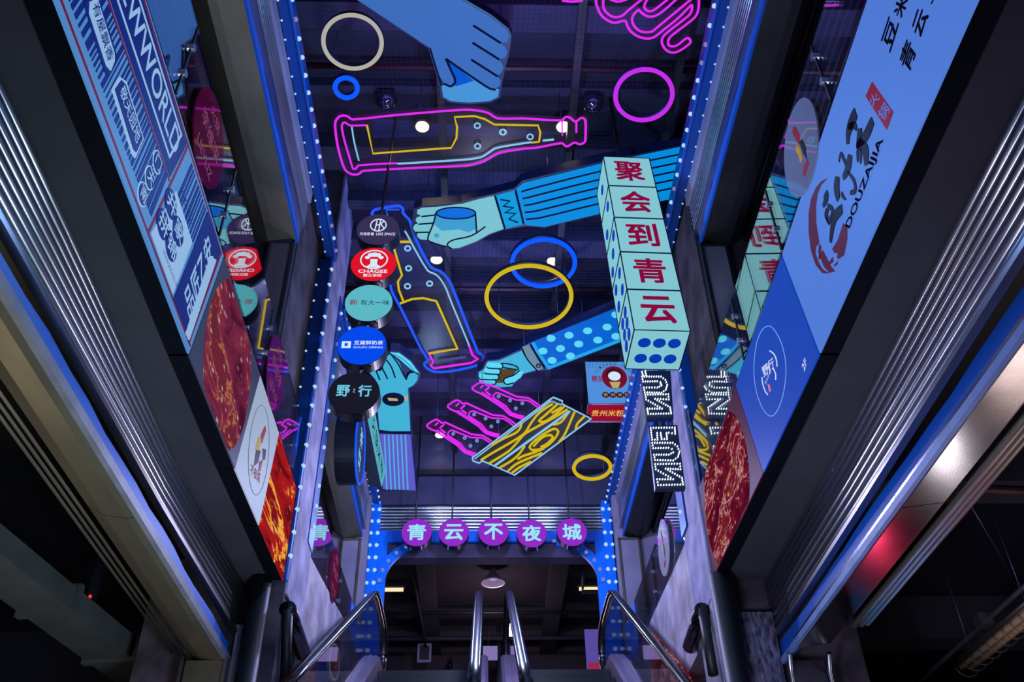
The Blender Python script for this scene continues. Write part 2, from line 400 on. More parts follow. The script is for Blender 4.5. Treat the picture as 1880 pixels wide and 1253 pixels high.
# columns: front face, pale inner face
def column(sx, xi, xo, name):
    t = 'left' if sx < 0 else 'right'
    b = struct(box(f'wall_{t}.001', (xi, COLY0, -1.5), (xo, COLY1, 8.42), M_CONC))
    # pale render on the inner face, proud by a few millimetres
    f = struct(box(f'trim_{1 if sx<0 else 2}', (xi, COLY0+.02, 3.2), (xi-sx*.02, COLY1+.02, 8.42), M_PALE))
column(-1, -1.65, -2.75, 'left'); column(1, 1.99, 3.1, 'right')

# floor slabs of the upper storey: worn plaster edge in the far bay, its top rising a little
def upstand(x, sx, pts):
    n = len(pts)
    st = [(y, [(x, zb), (x, zt), (x+sx*.35, zt), (x+sx*.35, zb)]) for y, zb, zt in pts]
    return struct(loft('trim_%d' % (3 if sx < 0 else 4), st, M_PLASTER))
upstand(-1.655, -1, [(8.0, 3.02, 3.92), (9.0, 3.0, 4.06), (10.2, 3.0, 4.24), (11.4, 3.05, 4.43), (12.9, 3.1, 4.45)])
upstand(1.975, 1, [(8.225, 3.0, 4.05), (9.0, 3.0, 4.08), (10.5, 3.0, 4.17), (12.9, 3.1, 4.3)])
for sx, xi in ((-1, -1.655), (1, 1.97)):
    s = 'left' if sx < 0 else 'right'
    struct(box(f'wall_{s}.002', (xi+sx*.9, 8.2, -1.5), (xi+sx*1.0, 12.9, 3.1), M_DARK))
    struct(box(f'floor.{s}', (xi+sx*.3, 1.0, 3.7), (xi+sx*1.6, 13.0, 3.85), M_DARK))       # gallery floor
# thin plaster coat with cracks under the near end of each far-bay slab
struct(box('wall_left.003', (-1.66, 7.42, 2.2), (-1.72, 8.2, 3.28), M_PLASTER))
struct(box('wall_right.003', (1.98, 7.42, 2.2), (2.05, 8.2, 3.28), M_PLASTER))

# ---- storey fronts: cross-sections run along the hall
def polyst(ys, fn): return [(y, fn(i)) for i, y in enumerate(ys)]
YS = (0.6, 3.2, 5.2, 7.4)
# grey soffit and sign-box frame, ground storey
eo = (-1.775, -1.775, -1.775, -1.775); es = (-1.97, -1.99, -2.01, -1.97); zb = (3.29, 3.25, 3.20, 3.27)
struct(loft('trim_5', polyst(YS, lambda i: [(eo[i], zb[i]), (eo[i], 3.36), (es[i]-.06, 3.36), (es[i]-.06, zb[i])]), M_SOFFIT))
eoR = (2.075, 2.075, 2.075, 2.075); esR = (2.30, 2.33, 2.37, 2.41); zbR = (3.33, 3.28, 3.25, 3.29)
struct(loft('trim_6', polyst(YS, lambda i: [(eoR[i], zbR[i]), (eoR[i], 3.42), (esR[i]+.06, 3.42), (esR[i]+.06, zbR[i])]), M_SOFFIT))

def shutter(name, label, side, xs, z_top, z_bot, ys, n=7, mat=M_STEEL, x_of=None, group=None):
    """raised roller shutter: n ribbed slats, each its own part, with a bottom bar"""
    t = thing(name, label, 'roller shutter', (xs[0], ys[0], z_bot[0]), group)
    for k in range(n):
        st = []
        for i, y in enumerate(ys):
            h = (z_top[i]-z_bot[i])/n; z0 = z_bot[i]+k*h; x = xs[i]; s = -side  # side -1 left: room side is +x
            P = [(x+s*.018*math.sin(w), z0+h*.5-(h*.5-.003)*math.cos(w)) for w in [math.pi*q/8 for q in range(9)]]+[(x-s*.012, z0+h*.5)]
            st.append((y, P))
        loft('slat', st, mat, t, True)
    loft('bottom_bar', [(y, [(xs[i]-side*.03, z_bot[i]-.03), (xs[i]-side*.03, z_bot[i]), (xs[i]+side*.02, z_bot[i]), (xs[i]+side*.02, z_bot[i]-.03)]) for i, y in enumerate(ys)], M_STEEL2, t)
    return t
xl = (-1.99, -2.0, -2.02, -1.99); zl = (2.79, 2.81, 2.84, 2.86)
shutter('roller_shutter', 'ribbed steel roller shutter under the blue barcode lightbox, lower left', -1, xl, zb, zl, YS, 8)
xr = tuple(v+.01 for v in esR); zr = (2.78, 2.77, 2.78, 2.80)
shutter('roller_shutter', 'ribbed steel roller shutter under the pale blue lightbox, lower right', 1, xr, zbR, zr, YS, 8)

def gasket(name, label, side, x, z0, z1, ys, w=.07, seed=1):
    random.seed(seed); V = []
    st = []
    for i in range(25):
        y = ys[0]+(ys[1]-ys[0])*i/24; j = random.uniform(-.012, .012)
        st.append((y, [(x, z0), (x+side*.01, z1+j), (x+side*(w), z1-.01+j), (x+side*w, z0+.0)]))
    return tag(loft(name, st, M_BLUE), label, 'gasket strip')
gasket('blue_gasket', 'bright blue foam strip under the lower left shutter', -1, -2.0, 2.63, 2.735, (0.6, 7.3), .05, 1)
gasket('blue_gasket', 'bright blue foam strip under the lower right shutter', 1, 2.42, 2.585, 2.745, (0.6, 7.75), .06, 2)
# steel linings of the lower shop fronts
for a_, b_ in ((0.6, 2.7), (2.708, 4.9), (4.908, 6.35), (6.358, 7.4)):
    struct(loft('trim_7', [(y, [(-2.0, 2.62), (-2.0, 2.59), (-2.06, 2.575), (-2.20, 2.60), (-2.30, 2.65), (-2.30, 2.72), (-2.0, 2.64)]) for y in (a_, b_)], M_BROWNSTEEL))
box_l = struct(loft('trim_8', [(y, [(-1.985, 2.585), (-1.985, 2.64), (-2.02, 2.64), (-2.02, 2.585)]) for y in (0.6, 7.4)], pbr('edge_paint', (128, 126, 140), .5, var=.3, scale=5)))
for a_, b_ in ((0.6, 2.5), (2.508, 4.75), (4.758, 7.0)):
    struct(loft('trim_9', [(y, [(2.42, 2.575), (2.44, 2.555), (2.70, 2.59), (2.72, 2.66), (2.42, 2.64)]) for y in (a_, b_)], pbr('lining_steel', (168, 160, 164), .24, 1.0, var=.3, scale=3, bump=.02)))
struct(loft('trim_10', [(y, [(2.40, 2.555), (2.40, 2.60), (2.43, 2.60), (2.43, 2.555)]) for y in (0.6, 7.6)], pbr('edge_bluelit', (110, 140, 190), .5, var=.3, scale=5)))  # blue light falling on this edge is put into its colour
# shutter guide tubes beyond the lining
for k, dx in enumerate((0, .05, .10)):
    struct(tube('shutter_guide', [(-2.335-dx, 0.6, 2.635+.01*k), (-2.335-dx, 7.3, 2.635+.01*k)], .010, M_BROWNSTEEL, None, 6))
    struct(tube('shutter_guide', [(2.755+dx, 0.6, 2.575+.01*k), (2.755+dx, 6.6, 2.575+.01*k)], .026, M_BROWNSTEEL, None, 8))
# shop interiors behind the lower fronts
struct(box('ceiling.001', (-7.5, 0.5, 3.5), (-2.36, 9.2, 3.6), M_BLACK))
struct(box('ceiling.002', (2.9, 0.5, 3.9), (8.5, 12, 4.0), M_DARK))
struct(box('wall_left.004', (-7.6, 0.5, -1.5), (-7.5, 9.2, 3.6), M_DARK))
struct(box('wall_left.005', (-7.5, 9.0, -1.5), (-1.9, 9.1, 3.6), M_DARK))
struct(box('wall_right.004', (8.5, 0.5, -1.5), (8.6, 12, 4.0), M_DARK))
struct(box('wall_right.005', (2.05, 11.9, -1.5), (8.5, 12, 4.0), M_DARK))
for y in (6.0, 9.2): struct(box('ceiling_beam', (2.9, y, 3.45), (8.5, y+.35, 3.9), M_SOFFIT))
# shop jambs at the foot of the columns
struct(box('door_1', (-2.30, 7.25, -1.5), (-1.98, 7.39, 2.58), M_BROWNSTEEL))
for x in (-2.32, -1.985): struct(box('trim_11', (x-.012, 7.22, -1.5), (x+.012, 7.39, 2.6), M_STEEL2))
struct(box('door_2', (2.42, 7.28, -1.5), (2.72, 7.39, 2.56), M_STEEL2))
for x in (2.43, 2.74): struct(tube('trim_12', [(x, 7.25, -1.5), (x, 7.25, 2.45), (x-.03, 7.1, 2.55)], .022, M_STEEL, None, 8))
struct(box('wall_right.006', (2.08, 7.33, -1.5), (2.4, 7.4, 2.98), pbr('speckled_render', (120, 112, 136), .9, var=.8, scale=30, bump=.6, rgb2=(40, 36, 56), stretch=(1, 1, .35))))
struct(box('wall_left.006', (-1.975, 7.34, -1.5), (-1.90, 7.4, 2.9), M_PLASTER))

# ---- upper storey fronts, near and far bays
def upper(side, xi, bays, idx):
    s = side; nm = 'left' if s < 0 else 'right'
    for b, (y0, y1) in enumerate(bays):
        where = ('near' if b == 0 else 'far')
        ys = (y0, y1)
        # fascia panel
        struct(loft('trim_%d' % (20+idx*10+b), [(y, [(xi+s*.10, 6.86), (xi+s*.10, 7.1), (xi+s*.16, 7.1), (xi+s*.16, 6.86)]) for y in ys], M_LAV))
        shutter('roller_shutter', f'ribbed shutter of the upper {nm} shop front, {where} bay' + (' beyond the column' if b else ' before the column'), s, (xi+s*.14,)*2, (6.86, 6.86), (6.46, 6.46), ys, 7)
        gasket('blue_gasket', f'blue strip under the upper {nm} shutter, ' + ('far bay beyond the column' if b else 'near bay before the column'), s, xi+s*.15, 6.30, 6.43, ys, .05, 5+b)
        struct(loft('trim_%d' % (24+idx*10+b), [(y, [(xi+s*.17, 6.30), (xi+s*.35, 6.26), (xi+s*.42, 6.25), (xi+s*(.60 if s < 0 else .58), 6.40), (xi+s*(.60 if s < 0 else .58), 6.46), (xi+s*.17, 6.36)]) for y in ys], M_BROWNSTEEL if s < 0 else pbr('dark_steel', (60, 56, 62), .4, .8, var=.3, scale=2)))
        struct(box('trim_%d' % (26+idx*10+b), (xi+s*.60, y0, 6.36), (xi+s*.64, y1, 6.5), M_BLACK))
        if s < 0: struct(box('trim_%d' % (27+idx*10+b), (xi-.64, y0, 6.40), (xi-.74, y1, 6.5), M_BROWNP))
        for k in range(6): struct(tube('shutter_guide', [(xi+s*(.70+.06*k), y0, 6.46), (xi+s*(.70+.06*k), y1, 6.46)], .014, pbr('track_grey', (150, 155, 185), .35, .3) if s > 0 else M_BROWNSTEEL, None, 6))
        struct(box('ceiling.%s' % nm, (xi+s*.55, y0, 6.6), (xi+s*2.6, y1, 6.7), M_DARK))
        struct(box('wall_%s.%s' % (nm, where), (xi+s*2.2, y0, 3.8), (xi+s*2.3, y1, 6.7), M_DARK))
upper(-1, -1.62, [(1.2, 6.42), (COLY1, 12.6)], 0)
upper(1, 1.95, [(1.2, 6.42), (COLY1, 12.6)], 1)
# jamb panels that close each upper bay
def jamb(n, quad_x, z0, z1, y, mat, frame):
    j = struct(box(n, (quad_x[0], y, z0), (quad_x[1], y+.05, z1), mat))
    for x in quad_x: struct(box('trim_40', (x-.012, y-.02, z0), (x+.012, y+.05, z1), frame))
    struct(box('trim_41', (quad_x[0], y-.02, z1-.03), (quad_x[1], y+.05, z1), frame))
struct(box('wall_left.010', (-1.78, 6.43, 3.85), (-2.75, 7.395, 7.12), M_CONC)); struct(box('wall_right.010', (2.075, 6.43, 3.85), (3.1, 7.395, 7.12), M_CONC))
jamb('window_1', (-2.02, -1.80), 3.85, 6.27, 6.36, M_BROWNP, M_DARK)
jamb('window_2', (2.10, 2.34), 3.85, 6.27, 6.36, M_LAV, M_DARK)
jamb('window_3', (-2.05, -1.79), 3.85, 6.25, 12.55, M_LAV, M_BROWNSTEEL)
jamb('window_4', (2.03, 2.32), 3.85, 6.25, 12.55, M_LAV, M_BROWNSTEEL)
struct(box('wall_left.007', (-2.75, 12.6, 3.85), (-1.69, 12.75, 7.0), M_LAV))
struct(box('wall_right.007', (1.99, 12.6, 3.85), (3.1, 12.75, 7.0), M_LAV))
# end of the hall above the arch: plaster band, shutter, dark lintel
struct(box('wall_back', (-2.75, 13.1, 7.12), (3.1, 13.3, 8.42), pbr('end_plaster', (74, 72, 100), .9, var=.3, scale=2)))
struct(box('trim_50', (-2.0, 13.02, 7.62), (2.3, 13.1, 7.70), M_DARK))
t = thing('roller_shutter', 'wide ribbed shutter at the hall end above the five purple discs', 'roller shutter', (.15, 13.1, 6.6))
for k in range(9):
    z = 6.58+k*.056; P = [(13.1-.02*math.sin(w), z+.028-.025*math.cos(w)) for w in [math.pi*q/5 for q in range(6)]]
    V = [(x, y, zz) for x in (-1.7, 2.0) for y, zz in P]
    F = [(i, (i+1) % 6, 6+(i+1) % 6, 6+i) for i in range(6)]+[tuple(range(5, -1, -1)), tuple(range(6, 12))]
    mesh_obj('slat', V, F, M_STEEL, t)
struct(box('trim_51', (-1.7, 13.0, 6.16), (2.0, 13.25, 6.38), pbr('lintel', (70, 58, 84), .7)))

# ---- the room past the arch
struct(box('ceiling.003', (-5, 13.3, 6.9), (5, 19, 7.0), M_ROOM))
struct(box('wall_back.001', (-5, 18.4, 3.5), (5, 18.5, 7.0), pbr('room_wall', (70, 58, 62), .9, var=.3, scale=1)))
struct(box('wall_left.008', (-5.1, 13.3, 3.5), (-5.0, 18.5, 7), M_ROOM)); struct(box('wall_right.008', (5.0, 13.3, 3.5), (5.1, 18.5, 7), M_ROOM))
struct(box('floor.001', (-1.60, 11.9, 3.75), (1.93, 18.5, 3.87), M_BLACK))
for x in (-.95, 1.3): struct(box('ceiling_beam', (x-.14, 13.3, 6.62), (x+.14, 18.4, 6.9), M_SOFFIT))
for y in (14.2, 16.6, 17.7): struct(box('ceiling_beam', (-5, y-.12, 6.7), (5, y+.12, 6.9), M_SOFFIT))
struct(box('wall_back.002', (-2.2, 18.3, 5.6), (2.2, 18.4, 5.95), pbr('ochre_band', (120, 78, 40), .8, var=.5, scale=3)))
tag(tube('conduit', [(-3.5, 16.2, 6.6), (3.5, 16.2, 6.6)], .03, M_PIPE), 'thin dark conduit crossing the room ceiling beyond the arch', 'pipe')
tag(tube('conduit', [(-3.5, 17.2, 6.5), (3.5, 17.2, 6.5)], .04, M_SOFFIT), 'pale grey conduit crossing the far end of the room ceiling', 'pipe')
tag(tube('conduit', [(1.75, 15.0, 6.9), (1.75, 15.1, 6.66), (1.75, 15.3, 6.6), (2.6, 15.3, 6.6)], .035, M_DUCT), 'bent grey conduit by the right tube lamp beyond the arch', 'pipe')
tag(tube('conduit', [(-1.2, 14.4, 6.85), (-1.1, 16.0, 6.5), (-1.05, 17.6, 6.4)], .025, M_SOFFIT), 'slanting conduit left of the dome lamp beyond the arch', 'pipe')

# ------------------------------------------------------------------ blue marquee frames with bulbs
def strip(side, xi, bays, nm):
    s = side
    for b, (y0, y1) in enumerate(bays):
        where = ('near bay before the column' if b == 0 else 'far bay up to the arch')
        t = thing('bulb_strip', f'blue bulb-edged strip along the {nm} ceiling edge, {where}', 'bulb strip', (xi, y0, 7.0), 'blue bulb strips along the hall')
        prf = lambda y: (y, [(xi+.01, 7.0), (xi+.01, 7.17), (xi+s*.02, 7.17), (xi+s*.10, 7.17), (xi+s*.10, 7.0)] if s < 0 else [(xi-.01, 7.0), (xi+.10, 7.0), (xi+.10, 7.17), (xi-.01, 7.17)])
        loft('band', [prf(y0), prf(y1)], M_BLUEFRAME, t)
        loft('lip', [(y, [(xi-s*.012, 6.985), (xi-s*.012, 7.03), (xi+s*.004, 7.03), (xi+s*.004, 6.985)]) for y in (y0, y1)], M_BLUE, t)
        bulbs(t, [(xi-s*.016, y, 7.02) for y in span(y0+.1, y1-.05, .185)], (-s*.75, 0, -.66), .022, .35)
        bulbs(t, [(xi+s*.095, y, 7.0) for y in span(y0+.1, y1-.05, .185)], (0, 0, -1), .010)
strip(-1, -1.61, [(2.6, COLY0), (COLY1, FAR)], 'left')
strip(1, 1.95, [(2.6, COLY0), (COLY1, FAR)], 'right')

def col_frame(side, xi, nm, bot0, bot1):
    s = side
    t = thing('column_frame', f'blue bulb-studded frame on the {nm} column, two upright bands', 'marquee frame', (xi, COLY0, bot0), 'blue frames on the columns')
    box('front_band', (xi+s*.005, COLY0-.03, bot0), (xi+s*.125, COLY0, 7.0), M_BLUEFRAME, t)
    box('front_rim', (xi-s*.015, COLY0-.045, bot0), (xi+s*.005, COLY0+.05, 7.35), M_BLUE, t)
    box('rear_band', (xi-s*.03, COLY1-.22, bot1), (xi+s*.02, COLY1+.03, 7.0), M_BLUEFRAME, t)
    bulbs(t, [(xi-s*.015, COLY0-.03, z) for z in span(bot0+.1, 6.95, .215)], (-s*.6, -.8, 0), .022, .15)
    bulbs(t, [(xi+s*.12, COLY0-.03, z) for z in span(bot0+.1, 6.95, .215)], (0, -1, 0), .012)
    bulbs(t, [(xi-s*.03, COLY1-.1, z) for z in span(bot1+.1, 6.95, .215)], (-s, 0, 0), .022, .1)
col_frame(-1, -1.65, 'left', 3.3, 3.95); col_frame(1, 1.98, 'right', 3.5, 4.1)

arch = thing('marquee_arch', 'bright blue arch with curved braces and bulbs at the hall end', 'arch', (.15, FAR, 3.87))
box('beam', (-1.69, FAR-.055, 6.40), (1.98, FAR+.02, 6.58), M_ARCHBLUE, arch)
for s, xo, nm in ((-1, -1.70, 'l'), (1, 1.99, 'r')):
    box('post', (xo, FAR-.14, 3.87), (xo-s*.13, FAR+.05, 7.05), M_ARCHBLUE, arch)
    box('post_face', (xo-s*.13, FAR-.06, 3.87), (xo-s*.27, FAR+.02, 6.5), M_ARCHBLUE, arch)
    ce = (xo-s*.92, 5.72)
    A = [(ce[0]+s*.80*math.cos(w), ce[1]+.74*math.sin(w)) for w in [math.radians(a) for a in range(0, 86, 5)]]
    B = [(ce[0]+s*.66*math.cos(w), ce[1]+.60*math.sin(w)) for w in [math.radians(a) for a in range(85, -1, -5)]]
    prism('brace', Plane((0, FAR-.06, 0), (1, 0, 0), (0, 0, 1)), A+B, -.05, .02, M_ARCHBLUE, arch)
    bulbs(arch, [(ce[0]+s*.73*math.cos(w), FAR-.08, ce[1]+.67*math.sin(w)) for w in [math.radians(a) for a in range(4, 90, 14)]], (0, -1, 0), .028, 1)
    bulbs(arch, [(xo-s*.015, FAR-.14, z) for z in span(4.0, 7.0, .2)], (0, -1, 0), .026)
    bulbs(arch, [(xo-s*.115, FAR-.14, z) for z in span(4.0, 7.0, .2)], (0, -1, 0), .03)

# ------------------------------------------------------------------ glass balustrades
def glass(name, label, x, side, y0, y1, zb0, zt0, zb1=None, zt1=None, joints=()):
    zb1 = zb0 if zb1 is None else zb1; zt1 = zt0 if zt1 is None else zt1
    t = thing(name, label, 'glass balustrade', (x, y0, zb0))
    cuts = [y0]+list(joints)+[y1]
    f = lambda y, a, b: a+(b-a)*(y-y0)/(y1-y0)
    for a, b in zip(cuts[:-1], cuts[1:]):
        a2, b2 = a+.008, b-.008
        loft('glass_pane', [(y, [(x, f(y, zb0, zb1)), (x+side*.012, f(y, zb0, zb1)), (x+side*.012, f(y, zt0, zt1)), (x, f(y, zt0, zt1))]) for y in (a2, b2)], M_GLASS, t)
    for y in joints:
        loft('seam', [(yy, [(x-side*.006, f(y, zb0, zb1)), (x+side*.03, f(y, zb0, zb1)), (x+side*.03, f(y, zt0, zt1)), (x-side*.006, f(y, zt0, zt1))]) for yy in (y-.009, y+.009)], M_BLACK, t)
    for y in joints:   # patch fittings where two panes meet
        z = f(y, zb0, zb1)+.3
        for dz in (-.12, .12):
            mesh_obj('glass_clamp', *g_disc(Vector((x, y, z+dz)), Vector((0, 1, 0)), Vector((0, 0, 1)), Vector((-side, 0, 0)), .025, -.02, .02, 12), M_STEEL, t)
    return t
glass('glass_balustrade', 'glass balustrade above the barcode lightbox on the left, mirroring the neon signs', -1.66, -1, 0.8, 7.15, 4.19, 4.82, 4.17, 4.77, (2.1, 3.12, 4.19, 5.63))
glass('glass_balustrade', 'glass balustrade above the pale blue lightbox on the right, mirroring the dice', 1.965, 1, 0.8, 7.2, 4.40, 4.85, 4.13, 4.78, (2.1, 3.2, 4.35, 5.49))
glass('glass_balustrade', 'glass balustrade of the far left bay, past the column', -1.66, -1, 8.2, 12.5, 3.9, 4.62, 4.44, 4.88, (10.3,))
glass('glass_balustrade', 'glass balustrade of the far right bay, past the column', 1.975, 1, 8.2, 12.5, 4.02, 4.70, 4.28, 4.85, (10.0,))

def sticker(label, pl, a, b, r, mat, ink, lines, group, col2=None):
    t = thing('round_decal', label, 'glass decal', pl.at(a, b, 0), group)
    disc('decal_face', pl, a, b, r, .002, .012, mat, t, 40)
    for s, da, db, h in lines: text('lettering', pl, s, a+da, b+db, .014, ink, t, h)
    if col2:
        for k, (c, pts) in enumerate(col2): prism('emblem', pl, [(a+x, b+y) for x, y in pts], .012, .015, c, t)
M_CRIM = pbr('decal_crimson', (112, 4, 44), .03, spec=.35); M_GREYD = pbr('decal_grey', (150, 150, 165), .03, spec=.35); M_DINK = emit('decal_ink', (150, 70, 110), .6)
plL, plR = wall_left(-1.648), wall_right(1.953)
LT = [('LIEVLIZ', 0, -.17, .07), ('李维李', 0, .02, .12), ('火锅', 0, .18, .09)]
sticker('round crimson decal on the near left glass, crossed by the mirrored magenta tubes', plL, 3.62, 4.42, .30, M_CRIM, M_DINK, LT, 'crimson decals on the left glass')
sticker('round crimson decal on the left glass just before the column', plL, 5.95, 4.40, .30, pbr('decal_plum', (118, 18, 86), .03, spec=.35), M_DINK, LT, 'crimson decals on the left glass')
sticker('round crimson decal on the far left glass below the mirrored purple disc', plL, 9.75, 4.42, .30, M_CRIM, M_DINK, LT, 'crimson decals on the left glass')
FIG = lambda: [(emit('fig_red', (130, 24, 30), .8), [(-.03, .17), (.0, .2), (.03, .16), (.045, .06), (.01, .02), (-.01, .08)]), (emit('fig_yellow', (170, 140, 20), .8), [(-.06, .04), (-.02, .06), (.0, -.01), (-.01, -.09), (-.05, -.08), (-.04, -.02)]),
              (emit('fig_black', (20, 16, 22), .5), [(.02, .03), (.06, .01), (.07, -.08), (.04, -.15), (.02, -.08)]), (emit('fig_red', (0, 0, 0)), [(-.06, -.17), (-.02, -.15), (.05, -.16), (.04, -.2), (-.05, -.21)])]
sticker('round grey decal with a small figure on the near right glass', plR, -3.66, 4.44, .30, M_GREYD, M_INK, [], 'grey decals on the right glass', FIG())
sticker('round grey decal with a small figure on the far right glass below the mirrored disc', plR, -9.1, 4.42, .30, M_GREYD, M_INK, [], 'grey decals on the right glass', FIG())

# ------------------------------------------------------------------ lit boards along the floor edge, left
def board(name, label, pl, quad, mat, depth=.12, frame=True, group='lightboxes along the gallery edge'):
    ab = pl.px(quad) if quad and abs(quad[0][0]) > 20 else quad
    c = pl.at(sum(p[0] for p in ab)/4, sum(p[1] for p in ab)/4)
    t = thing(name, label, 'lightbox', c, group)
    prism('light_face', pl, ab, -.01, 0.0, mat, t)
    prism('case', pl, ab, -depth, -.011, M_CASE, t)
    return t, ab
PL = wall_left(-1.65); PR = wall_right(1.95)
pg = lambda P: PL.px(P)
M_SKY = emit('board_sky', (84, 142, 206), .8); M_NAVY = emit('board_navy', (12, 34, 120), .9); M_WINE = emit('board_wine', (112, 20, 60), .8); M_PALEB = emit('board_pale', (150, 190, 232), .85)
t, ab = board('barcode_lightbox', 'blue lightbox with barcode stripes and the word NEWWORLD, left side', PL, [(0.7, 3.31), (0.7, 4.17), (4.32, 4.12), (4.16, 3.21)], M_SKY)
def rect(a0, a1, b0, b1): return [(a0, b0), (a1, b0), (a1, b1), (a0, b1)]
H = .003
def flat(nm, pts, h, mat): return prism(nm, PL, pts, 0.0005, h, mat, t)
# wine border line
flat('border_line', [(0.7, 3.345), (0.7, 3.362), (4.15, 3.265), (4.15, 3.25)], H, M_WINE)
flat('border_line', [(0.7, 4.135), (0.7, 4.15), (4.27, 4.10), (4.27, 4.085)], H, M_WINE)
flat('border_line', [(4.10, 3.25), (4.125, 3.25), (4.27, 4.10), (4.245, 4.10)], H, M_WINE)
flat('border_line', [(0.7, 3.735), (0.7, 3.75), (3.33, 3.725), (3.33, 3.71)], H, M_WINE)
flat('border_line', [(3.27, 3.29), (3.29, 3.29), (3.42, 4.10), (3.40, 4.10)], H, M_WINE)
# word band with its outline
flat('word_band', [(0.7, 3.765), (0.7, 4.13), (3.39, 4.09), (3.32, 3.735)], H, M_NAVY)
flat('word_outline', [(0.7, 3.83), (0.7, 3.845), (3.25, 3.815), (3.25, 3.80)], H*2, M_PALEB)
flat('word_outline', [(0.7, 4.075), (0.7, 4.09), (3.30, 4.055), (3.30, 4.04)], H*2, M_PALEB)
flat('word_outline', [(3.235, 3.80), (3.25, 3.80), (3.30, 4.055), (3.285, 4.055)], H*2, M_PALEB)
text('word_lettering', PL, 'NEWWORLD', 2.745, 3.945, H*2, M_PALEB, t, .165, 1.10, .012, -.01)
# barcode stripes
random.seed(4); a = 0.78
VV = []
while a < 3.24:
    w = random.choice((.008, .014, .014, .026, .04)); sl = .03
    VV.append(g_prism(PL, [(a, 3.375), (a+w, 3.375), (a+w+sl, 3.715), (a+sl, 3.715)], .0005, H)); a += w+random.choice((.012, .016, .022, .034))
tag(mesh_obj('barcode_stripes', *merge(VV), M_NAVY, t), kind='stuff')
VV = []; a = 3.46
while a < 3.86:
    w = random.choice((.012, .02, .03)); VV.append(g_prism(PL, [(a, 3.74), (a+w, 3.74), (a+w+.05, 4.07), (a+.05, 4.07)], .0005, H)); a += w+random.choice((.014, .02, .03))
tag(mesh_obj('barcode_stripes', *merge(VV), M_NAVY, t), kind='stuff')
# the two name plaques, three and four round seals
def hexp(a0, a1, b0, b1, k=.06): bm = (b0+b1)/2; return [(a0, b0+.03), (a0+k, b0), (a1-k, b0), (a1, b0+.03), (a1, b1-.03), (a1-k, b1), (a0+k, b1), (a0, b1-.03)]
flat('plaque', PL.px(zoom(100, 0, 5.696, [(330, -60), (450, -30), (645, 590), (645, 640), (545, 795), (512, 745), (305, 60)])), H*2, M_NAVY)
flat('plaque', PL.px(zoom(100, 0, 5.696, [(350, 20), (430, -20), (610, 560), (610, 640), (570, 742), (525, 690), (345, 140)])), H*3, M_PALEB)
text_quad('plaque_lettering', PL, '有屋飘香', [(176, 2), (205, 104), (194, 116), (163, 10)], H*4, M_NAVY, t, .01)
flat('plaque', PL.px([(203, 164), (218, 141), (230, 150), (262, 255), (246, 291), (240, 283)]), H*2, M_PALEB)
flat('plaque', PL.px([(208, 164), (220, 147), (228, 156), (259, 254), (247, 280), (242, 274)]), H*3, M_NAVY)
text_quad('plaque_lettering', PL, '敬天园地', [(224, 154), (255, 247), (246, 266), (214, 168)], H*4, M_PALEB, t, .012)
for k, ch in enumerate('南天门'):
    (a_, b_), = PL.px([((260, 357), (273, 327), (287, 298))[k]])
    prism('seal', PL, ell(a_, b_, .062, .062, 24), .0005, H*2, M_PALEB, t); prism('seal', PL, ell(a_, b_, .054, .054, 24), .0005, H*3, M_NAVY, t)
    text('seal_lettering', PL, ch, a_, b_, H*4, M_PALEB, t, .08, .08, .02)
flat('seal_ground', [(3.31, 3.31), (3.43, 3.75), (3.80, 3.73), (3.74, 3.29)], H*1.5, M_PALEB)
for ch, (x, y) in zip('井拼家锦', ((312, 375), (297, 412), (325, 425), (312, 452))):
    (a_, b_), = PL.px([(x, y)]); prism('seal', PL, ell(a_, b_, .092, .075, 28), .0005, H*2.5, M_NAVY, t); text('seal_lettering', PL, ch, a_, b_, H*4, M_PALEB, t, .11, .14, .02)
text('year_lettering', PL, '2022', 3.60, 3.80, H*4, M_NAVY, t, .06, .24, 0, .12)
text('small_lettering', PL, 'NEWWORLD MALL 2022', 3.62, 3.345, H*4, M_NAVY, t, .025, .30)
flat('name_band', [(3.76, 3.27), (3.90, 4.085), (4.235, 4.085), (4.10, 3.27)], H*1.5, M_NAVY)
text('name_lettering', PL, '品匠乙安', 4.0, 3.66, H*3, M_PALEB, t, .2, .60, .02, math.radians(80))
q = PL.px([(339, 612), (345, 625), (395, 478), (384, 470)]); flat('name_underline', q, H*3, M_PALEB)

# hot-pot photograph, white board with figure, noodle photograph
M_MEAT = food('print_hotpot', [(0, (24, 8, 24)), (.34, (80, 22, 48)), (.46, (112, 36, 66)), (.565, (138, 50, 74)), (.585, (196, 130, 80)), (.605, (120, 38, 60)), (.8, (96, 44, 56))], 3.4, .85, (1, .6, 1.2), .9, .6)
M_NOOD = food('print_noodles', [(0, (50, 6, 18)), (.36, (104, 12, 24)), (.47, (160, 24, 30)), (.53, (176, 30, 28)), (.555, (214, 110, 46)), (.575, (242, 196, 80)), (.605, (226, 140, 50)), (.63, (140, 20, 28)), (.8, (96, 18, 24))], 2.8, .95, (1, .42, 1.7), .9, .3)
M_WHITEB = emit('board_white', (160, 176, 200), .85)
M_DUSK = emit('board_dusk', (58, 62, 92), .8)
t, ab = board('hotpot_lightbox', 'lightbox with a photograph of red hot-pot meat, left side', PL, [(4.18, 3.21), (4.34, 4.12), (5.58, 4.11), (5.41, 3.21)], M_DUSK)
prism('bowl', PL, [(x, min(max(y, 3.215), 4.10)) for x, y in ell(4.86, 3.66, .56, .56, 44)], .0005, H, M_MEAT, t)
t, ab = board('white_lightbox', 'plain white lightbox with a small dancing figure, left side', PL, [(5.42, 3.21), (5.59, 4.11), (6.39, 4.12), (6.26, 3.23)], M_WHITEB)
